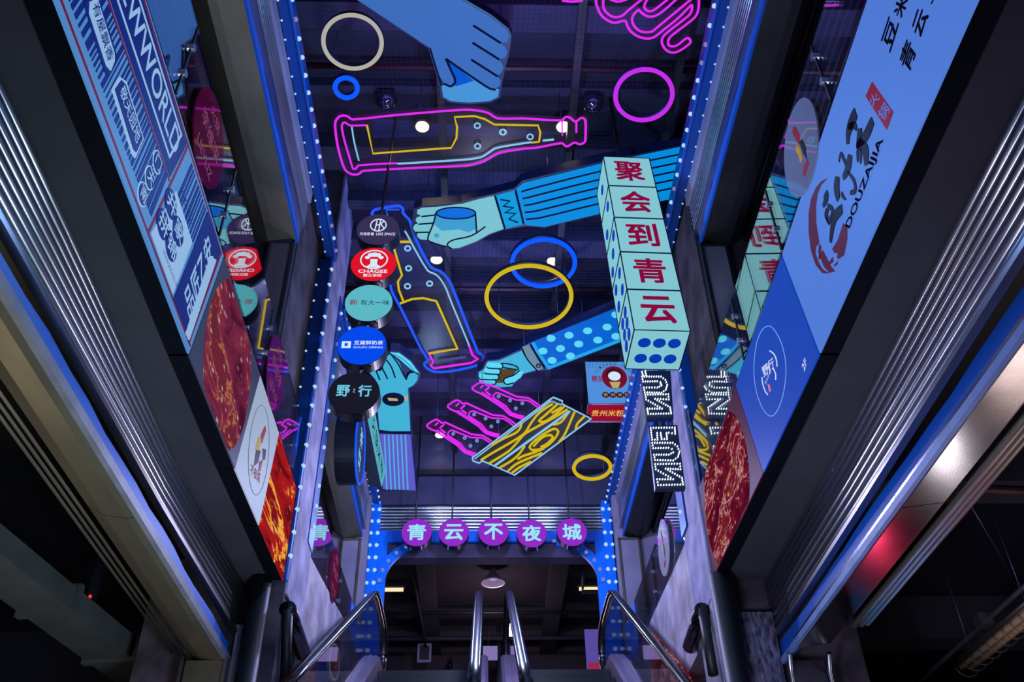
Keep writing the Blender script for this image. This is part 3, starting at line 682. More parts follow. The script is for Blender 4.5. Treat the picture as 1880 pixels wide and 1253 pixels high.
for c, pts in (((150, 30, 40), [(488, 790), (486, 782), (478, 800), (480, 815)]), ((170, 150, 30), [(474, 803), (480, 806), (474, 830), (468, 826)]), ((40, 20, 30), [(470, 826), (478, 828), (473, 850), (466, 856)]),
               ((40, 30, 40), [(482, 824), (488, 826), (486, 844), (482, 846)]), ((130, 24, 50), [(476, 848), (482, 845), (477, 866), (474, 866)])):
    prism('emblem', PL, PL.px(pts), .0005, .004, emit('emb_%d_%d' % c[:2], c, .8), t)
(a_, b_), = PL.px([(468, 870)]); text('lettering', PL, '不夜城', a_, b_, .004, emit('emb_wine', (130, 30, 50), .8), t, .08, .3, .01, .3)
o_, i_ = ell(5.9, 3.66, .30, .33, 48), ell(5.9, 3.66, .294, .324, 48)
tube('ring_line', [PL.at(x, y, .002) for x, y in ell(5.9, 3.66, .30, .34, 48)], .003, emit('ring_grey', (120, 130, 150), .7), t, 4, True)
t, ab = board('noodle_lightbox', 'lightbox with a photograph of chilli noodles beside the left column', PL, [(6.27, 3.23), (6.40, 4.12), (7.30, 4.13), (7.30, 3.26)], M_NOOD)

# ------------------------------------------------------------------ lit boards, right
M_PERI = emit('board_periwinkle', (84, 130, 226), .82); M_MAROON = emit('board_maroon', (84, 20, 52), .8); M_PINK2 = emit('board_inkdark', (22, 14, 42), .5)
t, ab = board('restaurant_lightbox', 'pale blue lightbox reading DOUZAIJIA with a red swirl, right side', PR, [(-0.7, 3.34), (-0.7, 4.36), (-4.33, 4.18), (-4.19, 3.255)], M_PERI)
def flr(nm, px, h, mat): return prism(nm, PR, PR.px(px), .0005, h, mat, t)
def zr(pts): return zoom(1460, 150, 3.386, pts)
# brush ring with waves
flr('brush_ring', zr([(205, 600), (165, 640), (140, 700), (130, 780), (132, 880), (150, 1000), (130, 1030), (128, 1070), (145, 1120), (170, 1165), (215, 1195), (170, 1190), (130, 1140), (100, 1050), (86, 940), (86, 820), (100, 730), (130, 660), (165, 618)]), H, M_MAROON)
flr('brush_ring', zr([(300, 880), (325, 905), (325, 980), (305, 1080), (270, 1105), (262, 1090), (268, 1070), (245, 1065), (232, 1040), (265, 990), (285, 930)]), H, M_MAROON)
flr('brush_ring', zr([(150, 1005), (165, 1030), (160, 1060), (175, 1050), (195, 1090), (225, 1150), (250, 1180), (215, 1190), (180, 1150), (160, 1100), (145, 1060)]), H, M_MAROON)
for pts in ([(150, 1110), (165, 1090), (155, 1070), (146, 1085)], [(215, 1120), (235, 1090), (240, 1120), (222, 1135), (212, 1130)], [(245, 1140), (268, 1115), (262, 1140), (240, 1150)]):
    flr('wave_curl', zr(pts), H, M_MAROON)
# brushed name 豆仔家, drawn stroke by stroke
def stroke(pts, w0, w1):
    ab = [Vector((*p, 0)) for p in PR.px(zr(pts))]; ab = smooth_line(ab, 4); n = len(ab); L, R_ = [], []
    for i, p in enumerate(ab):
        d = (ab[min(i+1, n-1)]-ab[max(i-1, 0)]).normalized(); q = Vector((-d.y, d.x, 0)); w = (w0+(w1-w0)*i/(n-1))*(.75+.5*math.sin(math.pi*i/(n-1)))
        L.append(p+q*w); R_.append(p-q*w)
    prism('brush_stroke', PR, [(v.x, v.y) for v in L+R_[::-1]], .0005, H*1.6, M_PINK2, t)
for pts, w0, w1 in (([(190, 690), (195, 730), (175, 775)], .035, .015), ([(205, 770), (235, 800), (215, 870), (200, 830), (215, 780)], .016, .01), ([(295, 790), (250, 840), (235, 900), (222, 1000)], .035, .02), ([(200, 790), (190, 830), (215, 890)], .012, .006),
                    ([(265, 590), (260, 660), (272, 735)], .035, .025), ([(290, 690), (300, 715), (318, 735)], .012, .005), ([(345, 455), (330, 540), (300, 600)], .035, .02), ([(275, 500), (285, 450), (300, 470), (320, 520)], .008, .012), ([(330, 560), (370, 620), (375, 680), (345, 690)], .008, .016),
                    ([(380, 190), (355, 250), (335, 310), (330, 390)], .045, .02), ([(335, 280), (370, 270), (385, 300)], .02, .012), ([(405, 290), (400, 370), (390, 420)], .03, .02), ([(485, 240), (440, 340), (385, 400)], .035, .02), ([(400, 380), (440, 430), (445, 520)], .03, .025), ([(390, 420), (392, 500)], .012, .008), ([(410, 420), (410, 510)], .012, .008)):
    stroke(pts, w0, w1)
text_quad('latin_lettering', PR, 'DOUZAIJIA', zr([(312, 898), (522, 343), (566, 367), (354, 920)]), H*1.6, M_PINK2, t, .03)
flr('red_seal', zr([(480, 0), (612, 190), (572, 300), (440, 90)]), H, emit('board_seal', (128, 14, 44), .85))
text_quad('seal_lettering', PR, '火', zr([(455, 105), (510, 60), (535, 105), (485, 160)]), H*1.6, M_PERI, t, .012)
text_quad('seal_lettering', PR, '锅', zr([(515, 195), (560, 120), (598, 180), (555, 255)]), H*1.6, M_PERI, t, .012)
def zt(pts): return zoom(1580, 0, 8.355, pts)
text_quad('slogan_lettering', PR, '豆', zt([(320, 630), (450, 235), (610, 360), (470, 820)]), H*1.6, M_PINK2, t, .03)
text_quad('slogan_lettering', PR, '米', zt([(500, 220), (620, -140), (770, -20), (650, 290)]), H*1.6, M_PINK2, t, .03)
text_quad('slogan_lettering', PR, '青', zt([(590, 920), (720, 560), (890, 780), (760, 1150)]), H*1.6, M_PINK2, t, .03)
text_quad('slogan_lettering', PR, '云', zt([(790, 440), (900, 90), (1075, 230), (940, 610)]), H*1.6, M_PINK2, t, .03)
text_quad('slogan_lettering', PR, '豆', zt([(960, 0), (1080, -330), (1240, -230), (1110, 70)]), H*1.6, M_PINK2, t, .03)
M_ROYAL = emit('board_royal', (18, 66, 180), .9)
t, ab = board('floor_lightbox', 'deep blue lightbox marked 2F with a ring emblem, right side', PR, [(-4.21, 3.255), (-4.35, 4.18), (-5.75, 4.15), (-5.55, 3.26)], M_ROYAL)
(a_, b_), = PR.px([(1415, 682)])
rp = PR.px([(1385, 680), (1443, 680), (1409, 599), (1416, 765)]); rr = .30
ringpts = zoom(1370, 590, 6.592, [(290, 60), (360, 130), (430, 270), (475, 450), (485, 620), (465, 820), (425, 980), (370, 1100), (310, 1150), (250, 1120), (180, 1010), (120, 820), (97, 600), (110, 380), (150, 200), (210, 90)])
neon('ring_line', PR, ringpts, .9, emit('board_ringline', (120, 160, 240), .9), t, .002, True)
M_WHT = emit('board_whiteink', (205, 215, 245), .95)
for pts, w in (([(290, 360), (340, 400), (370, 470), (378, 550)], 1.3), ([(195, 680), (205, 760), (235, 850), (265, 890)], 1.2), ([(330, 570), (360, 640), (360, 710)], 1.3), ([(270, 540), (290, 600), (290, 640)], 1.2)):
    neon('brush_arc', PR, zoom(1370, 590, 6.592, pts), w, M_WHT, t, .002)
text_quad('lettering', PR, '野行', zoom(1370, 590, 6.592, [(190, 560), (330, 430), (350, 560), (225, 690)]), H*1.6, M_WHT, t, .02)
text_quad('lettering', PR, '青云店', zoom(1370, 590, 6.592, [(230, 740), (275, 640), (290, 660), (245, 775)]), H*1.6, M_WHT, t)
prism('red_mark', PR, PR.px(zoom(1370, 590, 6.592, [(262, 760), (285, 770), (300, 840), (285, 860)])), .0005, H, emit('board_pinkmark', (220, 120, 170), .9), t)
text_quad('floor_number', PR, '2F', zoom(1370, 590, 6.592, [(680, 545), (715, 435), (745, 500), (712, 620)]), H*1.6, M_WHT, t, .015)
M_DMAR = emit('board_darkmaroon', (70, 18, 44), .8)
M_MEATR = food('print_grill', [(0, (34, 6, 22)), (.40, (84, 12, 34)), (.52, (120, 24, 44)), (.56, (210, 150, 150)), (.59, (130, 30, 46)), (.70, (104, 18, 38)), (.8, (190, 150, 44))], 6.0, .9, (1, .45, 1.2), 1.2, .5)
t, ab = board('grill_lightbox', 'lightbox with a photograph of glazed grilled meat beside the right column', PR, [(-5.56, 3.26), (-5.76, 4.15), (-7.32, 4.12), (-7.32, 3.28)], M_DMAR)
prism('plate', PR, [(x, min(max(y, 3.275), 4.11)) for x, y in ell(-6.52, 3.66, .72, .60, 44)], .0005, H, M_MEATR, t)

# posters under the far left plaster edge and right
def poster(label, pl, pts, mat):
    c = pl.px(pts); t = thing('poster', label, 'poster', pl.at(*c[0]))
    prism('poster_face', pl, c, 0, .012, mat, t); return t
PW = wall_left(-1.635)
poster('red food poster behind the left escalator rail', PW, [(550, 1275), (555, 1253), (576, 1226), (580, 1275)], M_MEAT)
tp = poster('narrow navy poster behind the left escalator rail', PW, [(577, 1225), (600, 1198), (601, 1275), (581, 1275)], M_NAVY)
tp = poster('dark poster with a long bowl of food behind the left escalator rail', PW, [(600, 1197), (621, 1174), (628, 1275), (602, 1275)], M_DMAR)
prism('bowl', PW, PW.px(ell(612, 1216, 10, 35, 28)), .012, .016, M_PALEB, tp); prism('bowl_food', PW, PW.px(ell(612, 1216, 8, 31, 28)), .016, .019, M_MEAT, tp)
PW2 = wall_right(1.95)
poster('dark red food poster behind the right escalator rail', PW2, [(1198, 1162), (1262, 1234), (1285, 1275), (1197, 1275)], M_MEATR)

# ------------------------------------------------------------------ neon rings
def ring(label, cx, cy, rx, ry, rpx, mat, z, tilt, group='round neon rings'):
    pl = hang(cx, cy, z, tilt); P = [Vector((*p, 0)) for p in pl.px(ell(cx, cy, rx, ry, 64))]
    c = sum(P, Vector())/len(P); r = sum((p-c).length for p in P)/len(P); r2 = [.5*((p-c).length+r) for p in P]
    t = thing('neon_ring', label, 'neon ring', pl.at(c.x, c.y), group)
    rm = rpx*pl.scale(cx, cy)
    Q = [c+(p-c).normalized()*q for p, q in zip(P, r2)]
    tube('tube', [pl.at(q.x, q.y, .02) for q in Q], rm, mat, t, 8, True, up=pl.n)
    tube('backing_hoop', [pl.at(q.x, q.y, -rm*1.4) for q in Q], rm*1.05, M_SIDE, t, 6, True, up=pl.n)
    wires(t, [pl.at(q.x, q.y, -rm) for q in (Q[8], Q[24])])
ring('cream white neon ring at the top left, largest of the pale ones', 647.6, 75.3, 54, 48.5, 4.0, M_CREAM, 7.6, 8)
ring('small thick blue neon ring just above the magenta bottle', 636, 159.5, 20.5, 18, 4.6, M_NBLUE, 7.6, 8)
ring('violet neon ring near the right ceiling edge', 1181.8, 172.4, 52, 46.5, 4.2, M_VIOLET, 7.6, 6)
ring('blue neon ring overlapping the big yellow ring', 997.7, 481, 57.5, 43, 4.2, M_NBLUE, 7.65, 4)
ring('big yellow neon ring overlapping the blue ring', 971, 543, 77, 57, 3.9, M_YEL, 7.4, 4)
ring('small yellow neon ring beside the wooden crate sign', 1087, 857, 33, 21.5, 3.4, M_YEL, 7.1, 6)

# ------------------------------------------------------------------ magenta bottle
def zA(p): return zoom(560, 0, 3.48, p)
def zB(p): return zoom(920, 0, 3.48, p)
pl = hang(840, 260, 7.6, 6)
t = thing('neon_bottle', 'large magenta neon bottle lying on its side with a yellow label', 'neon bottle', on_axis(840, 260, 2, 7.6))
outer = zA([(305, 757), (270, 735), (228, 735), (196, 770), (196, 830), (215, 950), (255, 1075), (300, 1107), (345, 1105), (372, 1085), (740, 1065), (1040, 1050), (1140, 1025), (1240, 972), (1390, 945)])+zB([(240, 935), (385, 908), (420, 930), (465, 905), (500, 915), (530, 905), (538, 880), (538, 765), (515, 745), (490, 762), (468, 770), (440, 745), (410, 742), (385, 763), (170, 752)])+zA([(1390, 750), (1230, 750), (1170, 715), (1080, 697), (1000, 695), (740, 715), (540, 733)])
ab = [Vector((*p, 0)) for p in pl.px(outer)]; cc = sum(ab, Vector())/len(ab)
big = [(cc.x+(v.x-cc.x)*1.03, cc.y+(v.y-cc.y)*1.12) for v in ab]
prism('acrylic_board', pl, big, -.015, -.005, M_ACRYL, t)
neon('outline_tube', pl, outer, 2.2, M_PINK, t, .02, True, 3)
neon('inner_tube', pl, zA([(395, 793), (290, 795), (252, 775), (236, 800), (250, 880), (285, 1000), (308, 1072), (325, 1072), (345, 1050), (590, 1036)]), 1.9, M_PINK, t, .02, False, 3)
neon('label_tube', pl, zA([(397, 795), (435, 975), (935, 938), (968, 875), (972, 805), (956, 742), (1080, 735), (1150, 755), (1210, 790), (1390, 793)])+zB([(236, 795), (250, 840), (242, 900), (195, 905)]), 2.0, M_YEL, t, .02, False, 0)
neon('highlight_tube', pl, zA([(592, 1040), (1000, 1015), (1120, 1000), (1170, 972), (1220, 940), (1390, 910)])+zB([(195, 902)]), 2.0, M_NICE, t, .02, False, 3)
neon('highlight_tube', pl, zA([(300, 805), (315, 900), (345, 1020)]), 1.5, M_NICE, t, .02)
neon('highlight_tube', pl, zB([(265, 892), (337, 885)]), 2.2, M_NICE, t, .02, False, 0)
neon('cap_tube', pl, zB([(480, 770), (480, 840)]), 2.0, M_PINK, t, .02, False, 0)
neon('cap_tube', pl, zB([(388, 765), (390, 860)]), 1.3, M_PINK, t, .02, False, 0)
for x, y in zA([(1101, 797), (1103, 928), (1262, 838)])+zB([(14, 838), (185, 868)]):
    neon('bubble_ring', pl, ell(x, y, 5.2, 4.8, 14), 1.6, M_NICE, t, .02, True, 0)
wires(t, [pl.at(*p) for p in pl.px(zA([(735, 690), (1240, 750), (280, 745)])+zB([(385, 760)]))])

# ------------------------------------------------------------------ deep blue bottle
def zC(p): return zoom(590, 340, 3.481, p)
pl = hang(790, 560, 7.72, 4)
t = thing('neon_bottle', 'tall deep blue neon bottle standing aslant behind the round shop signs', 'neon bottle', on_axis(790, 560, 2, 7.72))
outer = zC([(410, 360), (355, 230), (325, 180), (345, 150), (490, 125), (520, 142), (525, 175), (560, 212), (575, 245), (600, 330), (700, 518), (770, 550), (820, 610), (850, 680), (1000, 1060), (1032, 1085), (1032, 1118), (1000, 1145), (850, 1180), (730, 1188), (670, 1160), (658, 1132), (680, 1112), (640, 1045), (500, 765), (452, 675), (440, 610), (445, 480)])
ab = [Vector((*p, 0)) for p in pl.px(outer)]; cc = sum(ab, Vector())/len(ab)
prism('acrylic_board', pl, [(cc.x+(v.x-cc.x)*1.05, cc.y+(v.y-cc.y)*1.03) for v in ab], -.015, -.005, M_ACRYL, t)
neon('outline_tube', pl, outer, 2.4, M_NBLUE2, t, .02, True, 3)
neon('inner_tube', pl, zC([(425, 195), (415, 150), (500, 150)]), 1.6, M_NBLUE2, t, .02, False, 0)
neon('highlight_tube', pl, zC([(535, 288), (560, 330), (580, 370), (680, 540), (740, 570), (790, 640), (830, 740), (945, 1020)]), 1.7, M_NICE, t, .02, False, 3)
neon('base_tube', pl, zC([(945, 1022), (965, 1080), (1000, 1105), (960, 1130), (720, 1165), (700, 1150), (715, 1120), (688, 1070)]), 2.1, M_PINK, t, .02, False, 0)
neon('label_tube', pl, zC([(688, 1070), (870, 1040), (735, 735), (650, 716), (580, 722), (505, 750)]), 2.2, M_YEL, t, .02, False, 0)
neon('label_tube', pl, zC([(503, 356), (575, 356)]), 2.4, M_YEL, t, .02, False, 0)
neon('label_tube', pl, zC([(463, 392), (516, 570), (490, 610), (495, 660), (525, 738)]), 2.0, M_YEL, t, .02, False, 0)
neon('base_tube', pl, zC([(745, 1118), (925, 1092)]), 2.3, emit('neon_off', (70, 90, 140), .8), t, .02, False, 0)
for x, y in zC([(552, 398), (558, 525), (551, 640), (692, 623)]):
    neon('bubble_ring', pl, ell(x, y, 5.0, 4.4, 14), 1.7, M_NICE, t, .02, True, 0)
wires(t, [pl.at(*p) for p in pl.px(zC([(420, 135), (735, 1100)]))])

# ------------------------------------------------------------------ magenta script lettering, top right
def zS(p): return zoom(1000, 0, 5.875, p)
pl = hang(1180, 40, 7.6, 6)
t = thing('neon_script', 'magenta double-line neon script lettering cut by the top right of the picture', 'neon script', on_axis(1180, 40, 2, 7.6))
for P in ([(185, -6), (290, 6), (410, -6)],
          [(550, -30), (558, 40), (600, 140), (660, 198), (750, 235), (862, 212), (888, 265), (925, 325), (1000, 380), (1100, 405), (1180, 388), (1280, 310), (1430, 190), (1560, 60), (1585, 45), (1580, 110), (1540, 165), (1330, 330), (1272, 390), (1262, 450), (1290, 510), (1340, 548), (1400, 555), (1480, 520), (1570, 445), (1530, 400), (1430, 475), (1370, 490), (1332, 470), (1332, 420), (1370, 370), (1600, 192), (1650, 110), (1662, -30)],
          [(632, -30), (630, 55), (660, 120), (740, 172), (830, 160), (900, 100), (1060, -30)], [(700, -20), (790, 6), (890, -20)],
          [(1010, 92), (955, 150), (942, 220), (980, 290), (1050, 332), (1150, 330), (1210, 285), (1590, -30)],
          [(1010, 92), (1060, 140), (1120, 168), (1190, 160), (1270, 112), (1430, -30)], [(1110, -30), (1072, 50), (1090, 95), (1140, 110), (1190, 88), (1340, -30)]):
    neon('script_tube', pl, zS(P), 2.3, M_PINK, t, .02, False, 4)
prism('acrylic_board', pl, pl.px(zS([(170, -30), (230, 30), (330, 40), (440, 10), (520, 20), (560, 140), (640, 225), (740, 270), (845, 265), (900, 345), (985, 415), (1090, 437), (1200, 415), (1240, 500), (1300, 565), (1380, 590), (1480, 560), (1600, 450), (1600, 420), (1540, 362), (1500, 370), (1420, 430), (1650, 190), (1690, 100), (1700, -30)])), -.015, -.005, M_ACRYL, t)
wires(t, [pl.at(*p) for p in pl.px(zS([(240, 20), (1300, 100), (1258, 480)]))])

# ------------------------------------------------------------------ lit arm-and-hand signs
M_SKIN_TOP = emit('hand_dusk', (60, 108, 186), .95); M_CUP_TOP = emit('hand_cup', (70, 148, 214), .95); M_DRINK = emit('drink_blue', (0, 84, 205), .95)
M_SKIN2 = emit('hand_pale', (122, 196, 208), .95); M_SLEEVE = emit('sleeve_blue', (2, 138, 218), 1.0); M_CUFF = emit('cuff_blue', (4, 150, 214), 1.0); M_GLASSB = emit('tumbler_pale', (58, 158, 206), .95)
M_TEAL = emit('hand_teal', (66, 178, 212), .95); M_TEALD = emit('hand_teal_deep', (40, 140, 200), .95); M_DOT = emit('dot_aqua', (92, 210, 232), 1.0); M_SLV3 = emit('sleeve_royal', (4, 98, 205), .95)
M_LILAC = emit('sleeve_lilac', (96, 92, 196), .95); M_AQUAL = emit('stripe_aqua', (80, 168, 222), 1.0); M_GREYC = emit('cuff_grey', (110, 140, 160), .9); M_AMBER = emit('cup_amber', (84, 66, 34), .9)
M_GOLD = emit('gold_bar', (190, 176, 110), .9)
def armsign(label, px, z, tilt, outline, thick=.14):
    pl = hang(*px, z, tilt)
    t = thing('hand_sign', label, 'lit hand sign', on_axis(*px, 2, z))
    ab = [Vector((*p, 0)) for p in pl.px(outline)]
    # dark case a little larger than the lit face
    n = len(ab); A = sum(ab[i].x*ab[(i+1) % n].y-ab[(i+1) % n].x*ab[i].y for i in range(n)); s = 1 if A > 0 else -1; big = []
    for i in range(n):
        d1 = (ab[i]-ab[i-1]).normalized(); d2 = (ab[(i+1) % n]-ab[i]).normalized(); nn = Vector((d1.y+d2.y, -(d1.x+d2.x), 0))
        nn = nn.normalized() if nn.length > 1e-6 else Vector((d1.y, -d1.x, 0)); big.append((ab[i].x+s*nn.x*.02, ab[i].y+s*nn.y*.02))
    prism('case', pl, big, -thick, -.004, M_SIDE, t)
    return pl, t
def lay(pl, t, nm, pts, mat, h=.004): return prism(nm, pl, pl.px(pts), -.003, h, mat, t)
def line(pl, t, pts, rpx, h=.006, mat=None, sm=3): return neon('dark_line', pl, pts, rpx, mat or M_INK, t, h, False, sm)

# pouring hand at the top
hand = zA([(300, -25), (800, 305), (822, 380), (850, 470), (890, 530), (930, 548), (958, 525), (958, 495), (930, 440), (900, 370), (1050, 475), (1180, 560), (1215, 566), (1245, 545), (1250, 512), (1225, 485), (1255, 462), (1268, 430), (1255, 400), (1235, 378), (1278, 365), (1293, 333), (1280, 300), (1245, 272), (1290, 265), (1306, 228), (1290, 190), (1180, 105), (960, -25)])
cup = zA([(850, 470), (870, 545), (880, 620), (930, 648), (1050, 657), (1180, 647), (1236, 620), (1240, 565)])
sil = zA([(300, -25), (800, 305), (822, 380), (850, 470), (872, 560), (880, 620), (930, 648), (1050, 657), (1180, 647), (1236, 620), (1240, 570), (1250, 512), (1268, 430), (1293, 333), (1306, 228), (1290, 190), (1180, 105), (960, -25)])
pl, t = armsign('lit blue hand holding a cup down, at the top of the picture', (800, 90), 7.6, 7, sil)
lay(pl, t, 'cup', zA([(872, 545), (882, 618), (930, 646), (1050, 655), (1180, 645), (1234, 618), (1240, 570), (1180, 562), (900, 372), (958, 500), (930, 549)]), M_CUP_TOP, .002)
lay(pl, t, 'drink', zA([(912, 388), (1080, 515), (960, 552), (958, 500)]), M_DRINK, .004)
lay(pl, t, 'hand', hand, M_SKIN_TOP, .008)
for P in ([(1075, 160), (1250, 272)], [(1070, 270), (1240, 377)], [(1062, 378), (1230, 485)], [(900, 372), (1050, 478), (1180, 563), (1218, 570)], [(900, 372), (930, 440), (957, 500), (957, 528), (930, 549), (890, 532)]):
    line(pl, t, zA(P), 2.2, .010, None, 0 if len(P) == 2 else 3)
line(pl, t, zA([(800, 306), (822, 380), (850, 470), (872, 545)]), 1.5, .010)
wires(t, [pl.at(*p) for p in pl.px(zA([(725, 270), (1250, 180)]))])

# striped sleeve with a tumbler
def zD(p): return zoom(860, 240, 2.724, p)
top = [(240, 285), (270, 262), (665, 160), (1075, 72)]; bot = [(275, 470), (380, 478), (660, 412), (1040, 332)]
sleeve = zD([(240, 290), (275, 262), (665, 165), (1077, 78), (1042, 335), (660, 414), (380, 480), (292, 472), (270, 462)])
cuff = zD([(133, 325), (236, 297), (275, 468), (182, 490)])
hand = zC([(1105, 68), (1000, 92), (900, 120), (740, 140), (645, 145), (612, 160), (612, 182), (640, 198), (610, 207), (602, 225), (618, 246), (594, 255), (586, 276), (602, 298), (616, 306), (612, 326), (632, 345), (680, 350), (740, 372), (800, 390), (835, 404), (880, 400), (990, 358), (1075, 310), (1165, 278)])
sil = zD([(1077, 78), (1042, 335), (660, 414), (380, 480), (292, 472), (182, 490)])+zC([(1165, 278), (1075, 310), (990, 358), (880, 402), (835, 406), (680, 350), (632, 347), (605, 325), (586, 276), (600, 160), (645, 143), (740, 138), (900, 118), (1000, 90), (1105, 66)])+zD([(236, 295), (275, 258), (665, 162)])
pl, t = armsign('lit arm in a bright blue striped sleeve, its pale hand around a tumbler', (960, 370), 7.5, 5, sil)
lay(pl, t, 'hand', hand, M_SKIN2); lay(pl, t, 'cuff', cuff, M_CUFF); lay(pl, t, 'sleeve', sleeve, M_SLEEVE)
for f in (.16, .32, .48, .64, .80):
    P = []
    for k in range(4):
        a, b = top[k], bot[k]; P.append((a[0]+(b[0]-a[0])*f, a[1]+(b[1]-a[1])*f))
    P[0] = (P[0][0]+20, P[0][1]+(.5-f)*-30)
    line(pl, t, zD(P), 1.8)
for P in ([(133, 325), (182, 490)], [(236, 300), (275, 462)]): line(pl, t, zD(P), 2.0, .007, None, 0)
line(pl, t, zD([(160, 343), (207, 350), (174, 376), (225, 383), (183, 408), (237, 412), (202, 440), (247, 458)]), 1.6, .008, None, 0)
lay(pl, t, 'tumbler', zC([(735, 165), (800, 200), (900, 208), (985, 190), (992, 300), (900, 345), (800, 388), (740, 372), (680, 345), (715, 240)]), M_SKIN2, .006)
lay(pl, t, 'drink', zC([(735, 165), (800, 200), (900, 208), (985, 190), (988, 278), (940, 300), (880, 280), (820, 285), (770, 290), (718, 245)]), M_GLASSB, .008)
lay(pl, t, 'tumbler_rim', zC(ell(860, 176, 124, 36, 28)), emit('rim_blue', (2, 106, 214), 1.0), .009)
lay(pl, t, 'bubble', zC(ell(737, 320, 16, 15, 14)), M_GLASSB, .008)
line(pl, t, zC(ell(860, 176, 126, 37, 28)+[(986, 176)]), 1.4, .010, None, 0)
for P in ([(735, 168), (715, 245), (680, 345), (740, 374), (800, 390)], [(985, 180), (992, 300)], [(1048, 262), (960, 320), (850, 345), (812, 365), (806, 385), (835, 405)], [(640, 198), (725, 188)], [(620, 247), (712, 240)], [(604, 299), (695, 298)]):
    line(pl, t, zC(P), 1.5, .010)
wires(t, [pl.at(*p) for p in pl.px(zD([(400, 240), (900, 130)])+zC([(670, 140)]))])

# polka-dot sleeve
def zE(p): return zoom(870, 560, 6.483, p)
sil = zE([(1740, 20), (1740, 440), (885, 768), (760, 778), (590, 818), (482, 930), (450, 972), (240, 987), (75, 905), (55, 850), (58, 800), (118, 770), (150, 700), (170, 674), (300, 662), (575, 540), (665, 468)])
pl, t = armsign('lit arm in a royal blue polka-dot sleeve, hand around an amber cup', (1010, 650), 7.35, 4, sil)
lay(pl, t, 'hand', zE([(575, 545), (300, 666), (170, 676), (150, 700), (118, 772), (58, 802), (58, 850), (75, 905), (240, 985), (450, 970), (480, 930), (590, 817), (740, 772)]), M_TEAL)
lay(pl, t, 'cuff', zE([(575, 500), (668, 470), (745, 600), (835, 752), (760, 778), (640, 640)]), M_GREYC, .006)
lay(pl, t, 'sleeve', zE([(682, 450), (1738, 22), (1738, 440), (885, 768), (800, 650), (740, 560)]), M_SLV3, .006)
lay(pl, t, 'sleeve_hem', zE([(682, 450), (722, 440), (790, 570), (900, 722), (1738, 400), (1738, 440), (885, 768), (800, 650), (740, 560)]), emit('hem_aqua', (30, 160, 226), 1.0), .008)
for x, y in ((918, 395), (1132, 358), (1353, 305), (1585, 260), (822, 545), (1030, 515), (1247, 462), (1475, 415), (1690, 370), (930, 657), (1148, 605), (1690, 112)):
    lay(pl, t, 'dot', zE(ell(x, y, 54, 40, 22)), M_DOT, .009)
lay(pl, t, 'cup', zE([(330, 760), (520, 765), (470, 830), (380, 870), (355, 925), (240, 930), (110, 940), (150, 960), (300, 800)]), M_AMBER, .006)
for x, y, rx in ((245, 715, 95), (215, 782, 98), (175, 848, 118), (160, 905, 98)):
    lay(pl, t, 'finger', zE([(x-rx, y-10), (x-rx+18, y-32), (x+rx-22, y-22), (x+rx, y+4), (x+rx-16, y+32), (x-rx+22, y+26)]), M_DOT, .009)
    line(pl, t, zE([(x-rx+10, y+22), (x-rx+22, y+32), (x+rx-16, y+38), (x+rx+6, y+6), (x+rx-18, y-26)]), 1.2, .010)
lay(pl, t, 'thumb', zE([(355, 890), (375, 865), (470, 835), (540, 775), (590, 790), (560, 860), (470, 920), (390, 935), (360, 920)]), M_DOT, .009)
line(pl, t, zE([(545, 775), (470, 833), (375, 866), (355, 895), (365, 925), (400, 940), (480, 920)]), 1.3, .010)
line(pl, t, zE([(330, 690), (430, 700), (520, 735), (520, 765), (350, 740)]), 1.3, .010)
for P in ([(575, 530), (640, 650), (755, 780)], [(670, 472), (745, 600), (838, 752)]): line(pl, t, zE(P), 1.4, .010)
lay(pl, t, 'cuff_button', zE(ell(768, 720, 30, 26, 16)), M_INK, .009); lay(pl, t, 'button_eye', zE(ell(768, 720, 14, 12, 12)), M_GREYC, .011)
wires(t, [pl.at(*p) for p in pl.px(zE([(600, 500), (1300, 200)]))])

# hand with a ring and a lilac sleeve, lower left
def zF(p): return zoom(590, 590, 3.915, p)
sil = zF([(430, 360), (480, 240), (500, 218), (560, 228), (640, 290), (703, 378), (692, 425), (660, 460), (622, 482), (640, 790), (682, 1220), (440, 1207), (415, 790), (405, 640), (420, 560), (390, 420), (340, 362)])
pl, t = armsign('lit teal hand with dark ring and lilac striped sleeve, behind the black round sign', (730, 760), 7.15, 3, sil)
lay(pl, t, 'hand', zF([(340, 362), (430, 360), (480, 245), (505, 240), (560, 300), (605, 410), (630, 370), (668, 362), (695, 378), (690, 422), (660, 460), (622, 480), (640, 790), (500, 790), (417, 780), (405, 640), (420, 560), (390, 420)]), M_TEAL)
lay(pl, t, 'hand_back', zF([(495, 225), (560, 230), (640, 290), (700, 372), (690, 380), (640, 340), (560, 270)]), M_DOT, .006)
for P in ([(392, 350), (420, 418)], [(432, 322), (475, 410)], [(470, 278), (505, 330), (530, 402)], [(500, 232), (555, 310), (590, 380), (610, 415)], [(610, 415), (628, 375), (665, 362), (696, 378)]): line(pl, t, zF(P), 1.5, .008)
line(pl, t, zF([(520, 235), (600, 280), (685, 375)]), 1.0, .008, M_TEALD)
lay(pl, t, 'ring_face', zF(ell(517, 560, 80, 48, 28)), M_INK, .008); lay(pl, t, 'ring_bar', zF([(476, 548), (546, 553), (552, 570), (484, 568)]), M_GOLD, .010)
lay(pl, t, 'ring_band', zF([(596, 540), (620, 535), (622, 570), (598, 568)]), M_GOLD, .008)
lay(pl, t, 'sleeve', zF([(418, 812), (642, 816), (680, 1218), (442, 1205)]), M_LILAC)
for k in range(6):
    x = 448+k*30
    lay(pl, t, 'stripe', zF([(x, 815), (x+11, 815), (x+29, 1212), (x+18, 1210)]), M_AQUAL, .007)
line(pl, t, zF([(415, 785), (500, 800), (642, 800)]), 2.0, .008)
